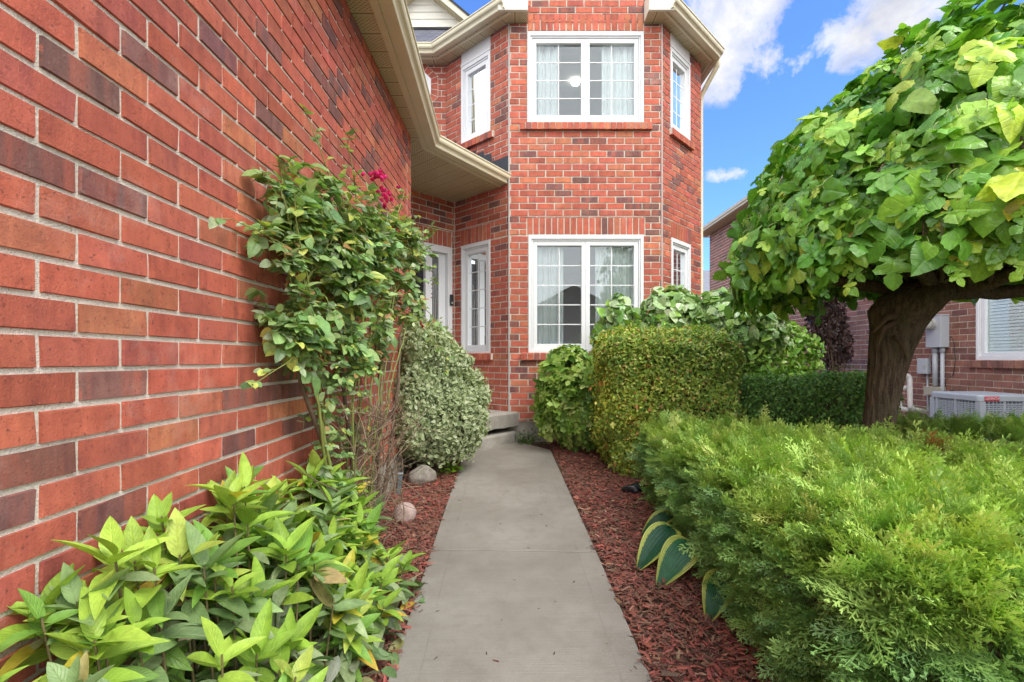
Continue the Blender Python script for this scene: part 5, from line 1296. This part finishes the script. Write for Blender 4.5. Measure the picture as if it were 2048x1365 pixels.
# loose shoots that dangle below the rim
for az in rs.rand(46)*2*pi:
    if sin(az) > .25 and cos(az) > -.2: continue
    b0 = np.array([CC[0]+CR[0]*cos(az)*.93, CC[1]+CR[1]*sin(az)*.93, 1.86]); ln = rs.uniform(.10, .26); e = b0+np.array([rs.normal()*.04+.04*cos(az), rs.normal()*.04+.04*sin(az), -ln]); c = bez(b0, (b0+e)/2+rs.normal(size=3)*.02, e, 8); cur.append(c); rad.append(np.linspace(.004, .002, 8))
    for q in range(2, 8): a = rs.rand()*6.28; LP.append(c[q]); LA.append(np.array([cos(a)*.7, sin(a)*.7, -.6])); LN.append(np.array([cos(az), sin(az), .5])+rs.normal(size=3)*.3); LS.append(rs.uniform(.04, .085))
LP, LA, LN, LS = map(np.array, (LP, LA, LN, LS))
# leaves that fill the outer shell
nf = 3100; D = nrm(rs.normal(size=(nf*2, 3))); D = D[D[:, 2] > -.02][:nf]; dep = 1-np.abs(rs.normal(size=len(D)))*.06
P = CC+CR*D*dep[:, None]*(1+.05*snoise(D*2, 8, 1.8)+.02*snoise(D*6, 9, 2))[:, None]; k_ = P[:, 2] > 1.85; P, D = P[k_], D[k_]; O = nrm(D/CR)
skn = 900; az = rs.rand(skn)*2*pi; Pk = np.stack([CC[0]+CR[0]*np.cos(az)*(.97-.10*rs.rand(skn)), CC[1]+CR[1]*np.sin(az)*(.97-.10*rs.rand(skn)), 1.76+rs.rand(skn)*.30], -1); Ok = np.stack([np.cos(az), np.sin(az), 0*az], -1)
Pk[:, 2] -= .02*(Pk[:, 1]-1.7)
P = np.concatenate([P, Pk]); O = np.concatenate([O, Ok]); n = len(P)
side = nrm(np.cross(O, rs.normal(size=(n, 3))))
LP = np.concatenate([LP, P]); LA = np.concatenate([LA, side*.55+O*.25+np.array([0, 0, -.75])*(1-.55*O[:, 2:3])]); LN = np.concatenate([LN, O+np.array([0, 0, .35])+rs.normal(size=(n, 3))*.42]); LS = np.concatenate([LS, .098*np.exp(rs.normal(size=n)*.36)])
k_ = ~((LP[:, 0] > 2.75) & (LP[:, 1] > 3.2) & (LP[:, 2] < 1.86)); LP, LA, LN, LS = LP[k_], LA[k_], LN[k_], LS[k_]
nl = len(LP); hgt = (LP[:, 2]-1.6)/1.6
col = palette(rs, nl, [(.10, .26, .045), (.16, .37, .05), (.25, .49, .065), (.42, .62, .085), (.55, .60, .10)], (.30, .34, .24, .11, .01), .13)
pt = np.clip(snoise(LP, 12, 1.2)*.9+.1, 0, 1)[:, None]; col = col*(1-pt)+col*np.array([1.45, 1.2, .9])*pt
sick = rs.rand(nl) < .006; col[sick] = np.array([.30, .24, .06])
kk = rs.choice([0, 1, 2, 3, 4, 5, 6, 7], nl, p=[.19, .19, .08, .19, .08, .15, .06, .06])
LS = np.clip(LS, .045, .19)
leaves('foliage', MT, LP, LA, LN, LS*np.where(LP[:, 1] < 2.3, 1.15, 1.0), np.clip(col, .01, .9), M['mulberry'], mul, tsel=kk)
tubes_np('branches', cur, rad, M['bark'], mul, 8)
pc, pr = [], []
for i in rs.choice(nl, 1500, replace=False):
    p = LP[i]; o = nrm(p-CC); b0 = p-o*(.05+.05*rs.rand())+np.array([0, 0, .05+.05*rs.rand()])+rs.normal(size=3)*.02; a_ = nrm(LA[i]); pc.append(bez(b0, p+o*.03+np.array([0, 0, .03]), p+a_*.012+o*.008, 6)); pr.append(np.linspace(.0026, .0018, 6))
tubes_np('leaf_stalks', pc, pr, simple('pale_green_stalk', (.33, .42, .12), .5, .15, 20, 0), mul, 4)
# snag and cut stub on the trunk
mb = MB(); mb.tube([(2.50, 3.16, 1.56), (2.38, 3.10, 1.54), (2.28, 3.08, 1.44)], [.035, .022, .006], 7); mb.tube([(2.50, 3.16, 1.52), (2.36, 3.10, 1.47), (2.31, 3.08, 1.36)], [.028, .018, .005], 7)
mb.tube([(2.45, 3.13, 1.42), (2.47, 3.08, 1.36), (2.50, 3.09, 1.28)], [.012, .010, .006], 6)
mb.build('broken_stub', simple('split_wood', (.11, .065, .035), .85, .3, 30, .6, 60), mul, smooth=True)
# ================================================================== climbing rose
rs = np.random.RandomState(81)
ro = thing('climbing_rose', 'tall climbing rose with a magenta flower cluster against the garage wall', 'rose bush', (-.86, 2.75, .13))
RY = [1.60, 1.72, 1.86, 2.05, 2.4, 2.75, 3.2, 3.6, 4.0, 4.35]; RT = [1.66, 1.84, 1.98, 2.12, 2.17, 2.12, 2.22, 2.28, 2.34, 2.2]; RB = [1.46, 1.36, 1.30, 1.24, 1.20, 1.24, 1.50, 1.6, 1.66, 1.75]
def rose_end(n):
    Y = np.interp(rs.rand(n), [0, .14, .60, .88, 1], [1.74, 2.05, 2.75, 3.5, 3.95]); zt, zb = np.interp(Y, RY, RT), np.interp(Y, RY, RB)
    z = zb+(zt-zb)*(rs.rand(n)**.75); xo = np.interp(Y, [1.6, 2.2, 3.0, 4.3], [-.90, -.76, -.66, -.68]); X = -.975+(xo+.975)*rs.rand(n); return np.stack([X, Y, z], -1)
cur, rad = [], []; LP, LA, LN, LS, LB = [], [], [], [], []
def along(c, q):
    k = len(c); x = q*(k-1); a = int(min(x, k-2)); return c[a]*(1-(x-a))+c[a+1]*(x-a), nrm(c[a+1]-c[a])
def compound(p, d_, s, rs=rs):
    """one rose leaf: five leaflets on a short stalk"""
    up = np.array([0, 0, 1.]); sd_ = nrm(np.cross(d_, up)+1e-6); nm = nrm(np.cross(sd_, d_))*.45+np.array([.55, -.35, .6])+rs.normal(size=3)*.25
    cur.append(np.array([p, p+d_*s*.6, p+d_*s*1.1])); rad.append(np.array([.0016, .0014, .001]))
    for f, sg in ((.45, 1), (.5, -1), (.85, 1), (.9, -1), (1.1, 0)):
        if rs.rand() < .12: continue
        LP.append(p+d_*s*f); LA.append((sd_*sg*.9+d_*(.45 if sg else 1))+np.array([0, 0, -.25])+rs.normal(size=3)*.16); LN.append(nm+rs.normal(size=3)*.2); LS.append(s*.78*math.exp(rs.normal()*.16)); LB.append(p[2])
mains = []
for i in range(15):
    e = rose_end(1)[0]; by = np.clip(2.55+(e[1]-2.55)*.22+rs.normal()*.08, 2.3, 2.95); b_ = np.array([-.92+rs.rand()*.10, by, .14])
    m_p = np.array([(e[0]+b_[0])/2, b_[1]*.7+e[1]*.3, 1.15]); c = bez(b_, m_p, e, 20); c += np.cumsum(rs.normal(size=c.shape)*.007, 0); c[:, 0] = np.maximum(c[:, 0], -.98)
    cur.append(c); rad.append(np.linspace(.0085*(.6+.7*rs.rand()), .0025, 20)); mains.append(c)
E = rose_end(125)
for i, e in enumerate(E):
    # start on the nearest point of a main cane lower down
    best = None
    for c in mains:
        dd = np.linalg.norm((c-e)*np.array([1, 1, .6]), axis=1)+np.where(c[:, 2] > e[2]-.08, 3, 0)+np.where(c[:, 2] < .9, 2, 0); k = int(dd.argmin())
        if best is None or dd[k] < best[0]: best = (dd[k], c[k])
    b_ = best[1]; c = bez(b_, b_*.5+e*.5+np.array([.03*rs.rand(), 0, .08*rs.rand()]), e, 12); c += np.cumsum(rs.normal(size=c.shape)*.004, 0); c[:, 0] = np.maximum(c[:, 0], -.985); cur.append(c); rad.append(np.linspace(.0042, .0015, 12))
    for q in np.linspace(.30, 1, 9):
        p, tg = along(c, q); d_ = nrm(rs.normal(size=3)*np.array([.6, 1, .8])+tg*.4+np.array([.45, 0, .05])); compound(p, d_, .058*math.exp(rs.normal()*.2))
# sparse leaves low on the canes
for _ in range(55):
    c = cur[rs.randint(0, len(cur))]
    if len(c) < 10: continue
    p, tg = along(c, rs.uniform(.3, .6)); d_ = nrm(rs.normal(size=3)+np.array([.7, 0, 0])); compound(p, d_, .045)
low = rs.rand(170, 3)*np.array([.14, .55, 1.0])+np.array([-.95, 2.08, .42])
for p in low: compound(p, nrm(rs.normal(size=3)+np.array([.8, -.2, 0])), .045)
# long arching side canes
for b_, e, up_ in (((-.82, 2.5, 1.35), (-.88, 1.66, 1.20), .10), ((-.8, 2.7, 1.5), (-.86, 1.46, 1.70), .1), ((-.8, 3.6, 1.7), (-.55, 3.5, 1.52), .05), ((-.8, 3.9, 1.6), (-.52, 3.75, 1.20), .06),
                   ((-.8, 3.7, 2.0), (-.62, 3.9, 1.9), .1), ((-.85, 2.4, 1.9), (-.9, 2.1, 2.32), .0), ((-.85, 2.6, 2.0), (-.86, 2.45, 2.42), 0), ((-.84, 3.3, 2.2), (-.8, 3.5, 2.5), 0)):
    b_, e = np.array(b_), np.array(e); c = bez(b_, (b_+e)/2+np.array([.03, 0, up_]), e, 12); cur.append(c); rad.append(np.linspace(.005, .0015, 12))
    for q in np.linspace(.3, 1, 7): p, tg = along(c, q); compound(p, nrm(tg*.5+rs.normal(size=3)*.7), .045)
for p in (rose_end(120)): compound(p, nrm(rs.normal(size=3)*np.array([.5, 1, .8])+np.array([.5, 0, .1])), .050*math.exp(rs.normal()*.2))
n = len(LP); LP, LA, LN, LS = map(np.array, (LP, LA, LN, LS)); LP[:, 0] = np.maximum(LP[:, 0], -.975)
col = palette(rs, n, [(.23, .38, .14), (.34, .49, .18), (.17, .29, .12), (.50, .55, .14), (.40, .48, .30), (.46, .26, .11)], (.30, .28, .14, .12, .13, .03), .13)
leaves('foliage', [t_round(.72, .12, .2, 6), t_round(.62, .2, .3, 6), t_round(.78, .05, .1, 6)], LP, LA, LN, LS, np.clip(col, .01, .9), leafmat('rose_leaf', veins=7, vein_amt=.12, transl=.3, rough=.36, spec=.5), ro)
cg = [c for c in cur]; tubes_np('canes', cg, rad, M['greenstem'], ro, 5)
# woody lower canes and the dry tangle behind
cur2, rad2 = [], []
for b_, e, r0 in (((-.88, 2.62, .10), (-.90, 2.02, 1.22), .017), ((-.86, 2.70, .10), (-.84, 2.35, 1.35), .015), ((-.84, 2.9, .10), (-.86, 3.0, 1.5), .013), ((-.86, 2.95, .10), (-.78, 3.15, 1.4), .014)):
    b_, e = np.array(b_), np.array(e); c = bez(b_, b_*.5+e*.5+np.array([.03, .06, 0]), e, 14)+np.cumsum(rs.normal(size=(14, 3))*.004, 0); cur2.append(c); rad2.append(np.linspace(r0, r0*.55, 14))
tubes_np('woody_canes', cur2, rad2, M['twig'], ro, 8)
cur3, rad3 = [], []
for _ in range(330):
    y0 = rs.normal()*.24+2.72; b_ = np.array([-.95+rs.rand()*.26, y0, .25+rs.rand()*.75]); e = b_+nrm(rs.normal(size=3)*np.array([.5, 1.0, .6])+np.array([0, 0, .55]))*rs.uniform(.12, .42); e[0] = max(e[0], -.985)
    cur3.append(bez(b_, (b_+e)/2+rs.normal(size=3)*.05, e, 6)); rad3.append(np.linspace(.0026, .0010, 6)*(.6+rs.rand()))
tubes_np('dry_twigs', cur3, rad3, M['drytwig'], ro, 4)
def flowers(name, ctr, spread, n, col, seed, petal=.017):
    r = np.random.RandomState(seed); P, A_, N_ = [], [], []
    for _ in range(n):
        c = np.array(ctr)+r.normal(size=3)*np.array(spread); f = nrm(r.normal(size=3)+np.array([.5, -.5, .5]))
        for k in range(14):
            t = nrm(r.normal(size=3)); t = nrm(t-f*(t@f)); el = .2+.6*(k/14); P.append(c); A_.append(t*(1-el*.6)+f*el); N_.append(f-t*.4)
    return leaves(name, [t_round(1.1, .1, -.5, 4)], P, A_, N_, petal, palette(r, len(P), [col, tuple(min(x*1.3, .9) for x in col)], (.6, .4), .1), M['petal'], ro)
fy = 3.0
flowers('flower_cluster', (-.69, 2.42, 2.19), (.018, .045, .012), 20, (.78, .05, .30), 1); flowers('flower_cluster', (-.67, 2.50, 2.115), (.018, .026, .026), 16, (.78, .05, .30), 2)
flowers('blossom', (-.70, 2.85, 2.03), (.01, .05, .01), 3, (.45, .02, .05), 3, .011); flowers('blossom', (-.66, 3.42, 1.52), (.012, .02, .012), 3, (.55, .03, .10), 4, .014)
flowers('blossom', (-.60, 3.55, 1.72), (.03, .04, .05), 7, (.50, .16, .14), 5, .008); flowers('blossom', (-.72, 2.95, .95), (.005, .005, .005), 1, (.5, .01, .04), 6, .014)

# ================================================================== foreground lance leaved plant
rs = np.random.RandomState(91)
pe = thing('leafy_clump', 'bushy foreground clump of long pointed yellow green leaves against the garage wall', 'plant', (-.72, 1.5, .07))
def canopy(x, y):
    hw_ = np.interp(y, [.4, .62, .85, 1.05, 1.5, 1.72, 1.95, 2.2, 2.6, 2.95], [.62, .74, .84, .93, .955, .84, .80, .80, .62, .42]); t = np.clip((x+1.0)/.60, 0, 1.2); return hw_*(1-.80*t**1.35)
LT = [t_lance(.215, .22, .12, 8), t_lance(.19, .30, .28, 8), t_lance(.235, .15, .08, 8, .3), t_lance(.215, .25, .45, 8, -.3), t_lance(.20, .35, -.15, 8)]
cur, rad, LP, LA, LN, LS, LC = [], [], [], [], [], [], []
grn = np.array([(.30, .48, .065), (.38, .55, .08), (.18, .35, .06), (.50, .61, .12), (.25, .37, .16)])
for i in range(185):
    x = -.955+.44*rs.rand()**1.15; y = .55+2.25*rs.rand()
    if x > -.80 and y > 2.35: continue
    h = canopy(x, y)*(.80+.26*rs.rand()); g0 = gz(x, y)
    if h < .16: h = .16
    b_ = np.array([x*.6-.72*.4, y*.85+1.45*.15, g0]); e = np.array([x, y, h]); m_p = b_*.4+e*.6; m_p[2] = h*.62; c = bez(b_, m_p, e, 8); cur.append(c); rad.append(np.linspace(.0045, .0025, 8))
    lean = nrm((e-m_p)*np.array([1, 1, .6])+np.array([.10, -.05, .35])); base = grn[rs.choice(5, p=[.3, .27, .16, .15, .12])]; ph = rs.rand()*6.28
    nl = rs.randint(5, 9)
    a1 = nrm(np.cross(lean, [0.3, 1, 0])); a2 = np.cross(lean, a1)
    for k in range(nl):
        a = ph+k*2.4; rad_ = a1*cos(a)+a2*sin(a); el = .25+.75*(k/nl) if k < nl-1 else 1.6; p = e-lean*.055*(1-k/nl)
        LP.append(p); LA.append(rad_*1.0+lean*el*1.0+np.array([0, 0, .08])+rs.normal(size=3)*.12); LN.append(lean*1.0-rad_*.45*el+rs.normal(size=3)*.15); LS.append(.108*math.exp(rs.normal()*.26)); LC.append(base*(1+rs.normal()*.13))
    for k in range(rs.randint(5, 10)):
        q = rs.uniform(.35, .93); p, tg = along(c, q); a = rs.rand()*6.28; rad_ = np.array([cos(a), sin(a), .1]); LP.append(p); LA.append(rad_+np.array([0, 0, -.25])+rs.normal(size=3)*.2); LN.append(np.array([0, 0, 1])+rs.normal(size=3)*.35); LS.append(.11*math.exp(rs.normal()*.2)); LC.append(np.array([(.18, .33, .06), (.22, .34, .13), (.30, .38, .20)][rs.randint(3)])*(1+rs.normal()*.12))
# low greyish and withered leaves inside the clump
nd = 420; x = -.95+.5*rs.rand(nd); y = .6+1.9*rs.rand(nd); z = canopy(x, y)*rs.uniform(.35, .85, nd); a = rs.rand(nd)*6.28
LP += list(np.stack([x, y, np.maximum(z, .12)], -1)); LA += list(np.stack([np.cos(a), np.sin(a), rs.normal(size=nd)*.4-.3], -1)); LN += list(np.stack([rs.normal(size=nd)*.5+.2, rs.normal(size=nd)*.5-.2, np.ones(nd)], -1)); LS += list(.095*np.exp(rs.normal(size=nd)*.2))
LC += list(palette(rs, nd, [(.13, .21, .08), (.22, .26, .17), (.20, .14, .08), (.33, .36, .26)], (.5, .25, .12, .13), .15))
n = len(LP); LC = np.array(LC); LS = np.minimum(np.array(LS), .135); LS = list(LS*np.clip([.72+.28*(p[1]-.6)/.5 for p in LP], .7, 1)); yl = rs.rand(n); LC[yl < .018] = np.array([.55, .38, .05]); LC[(yl > .018) & (yl < .05)] *= np.array([1.6, .95, .9])
LP = np.array(LP); LA = nrm(np.array(LA)); tip = LP+LA*np.array(LS)[:, None]; over = np.minimum(tip[:, 0]+.99, 0); LA[:, 0] -= np.minimum(over*8, 0)
LP[:, 0] = np.maximum(LP[:, 0], -.965)
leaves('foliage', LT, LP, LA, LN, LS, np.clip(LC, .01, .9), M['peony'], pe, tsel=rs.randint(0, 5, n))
tubes_np('stems', cur, rad, simple('brown_green_stem', (.17, .13, .06), .6, .3, 20, .1), pe, 5)
# ================================================================== across the street, seen in the window reflections
sh_ = thing('street_house', 'brick bungalow with dark gable roof across the street, reflected in the window', 'house', (4, -22, 0))
mb = MB(); mb.box((-1.5, -26, 0), (8.5, -18, 2.9)); mb.add([(-1.5, -18, 2.9), (8.5, -18, 2.9), (3.6, -18, 5.6), (-1.5, -26, 2.9), (8.5, -26, 2.9), (3.6, -26, 5.6)], [(0, 1, 2), (3, 5, 4)])
mb.build('wall', simple('street_brick', (.30, .17, .12), .9, .15), sh_)
mb = MB(); roofpoly(mb, [(-2, -17.6, 2.65), (3.6, -17.6, 5.75), (3.6, -26.4, 5.75), (-2, -26.4, 2.65)]); roofpoly(mb, [(9, -17.6, 2.8), (3.6, -17.6, 5.75), (3.6, -26.4, 5.75), (9, -26.4, 2.8)]); mb.build('roof', M['shingle'], sh_)
mb = MB(); mb.box((.5, -17.99, .05), (5.2, -17.95, 2.3)); mb.build('garage_door', M['siding'], sh_)
st_ = thing('street_tree', 'leafy green tree across the street, reflected in the window', 'tree', (7.0, -14, 0))
mb = MB(); mb.tube([(7, -14, -.1), (7.05, -14, 2.5), (6.9, -14.1, 5)], [.22, .17, .08], 10); mb.build('trunk', M['bark'], st_, smooth=True)
rs = np.random.RandomState(5); P, D = blob_pts(rs, 4200, [(6.9, -14, 6, 2.2, 2, 2.1), (6.2, -13.6, 4.4, 1.5, 1.4, 1.2), (7.9, -14.2, 4.8, 1.5, 1.4, 1.3)], .3, .35, 5)
shell_leaves('crown', P, D, rs, S2, .24, [(.07, .13, .03), (.12, .20, .04)], (.5, .5), M['leaf'], st_)
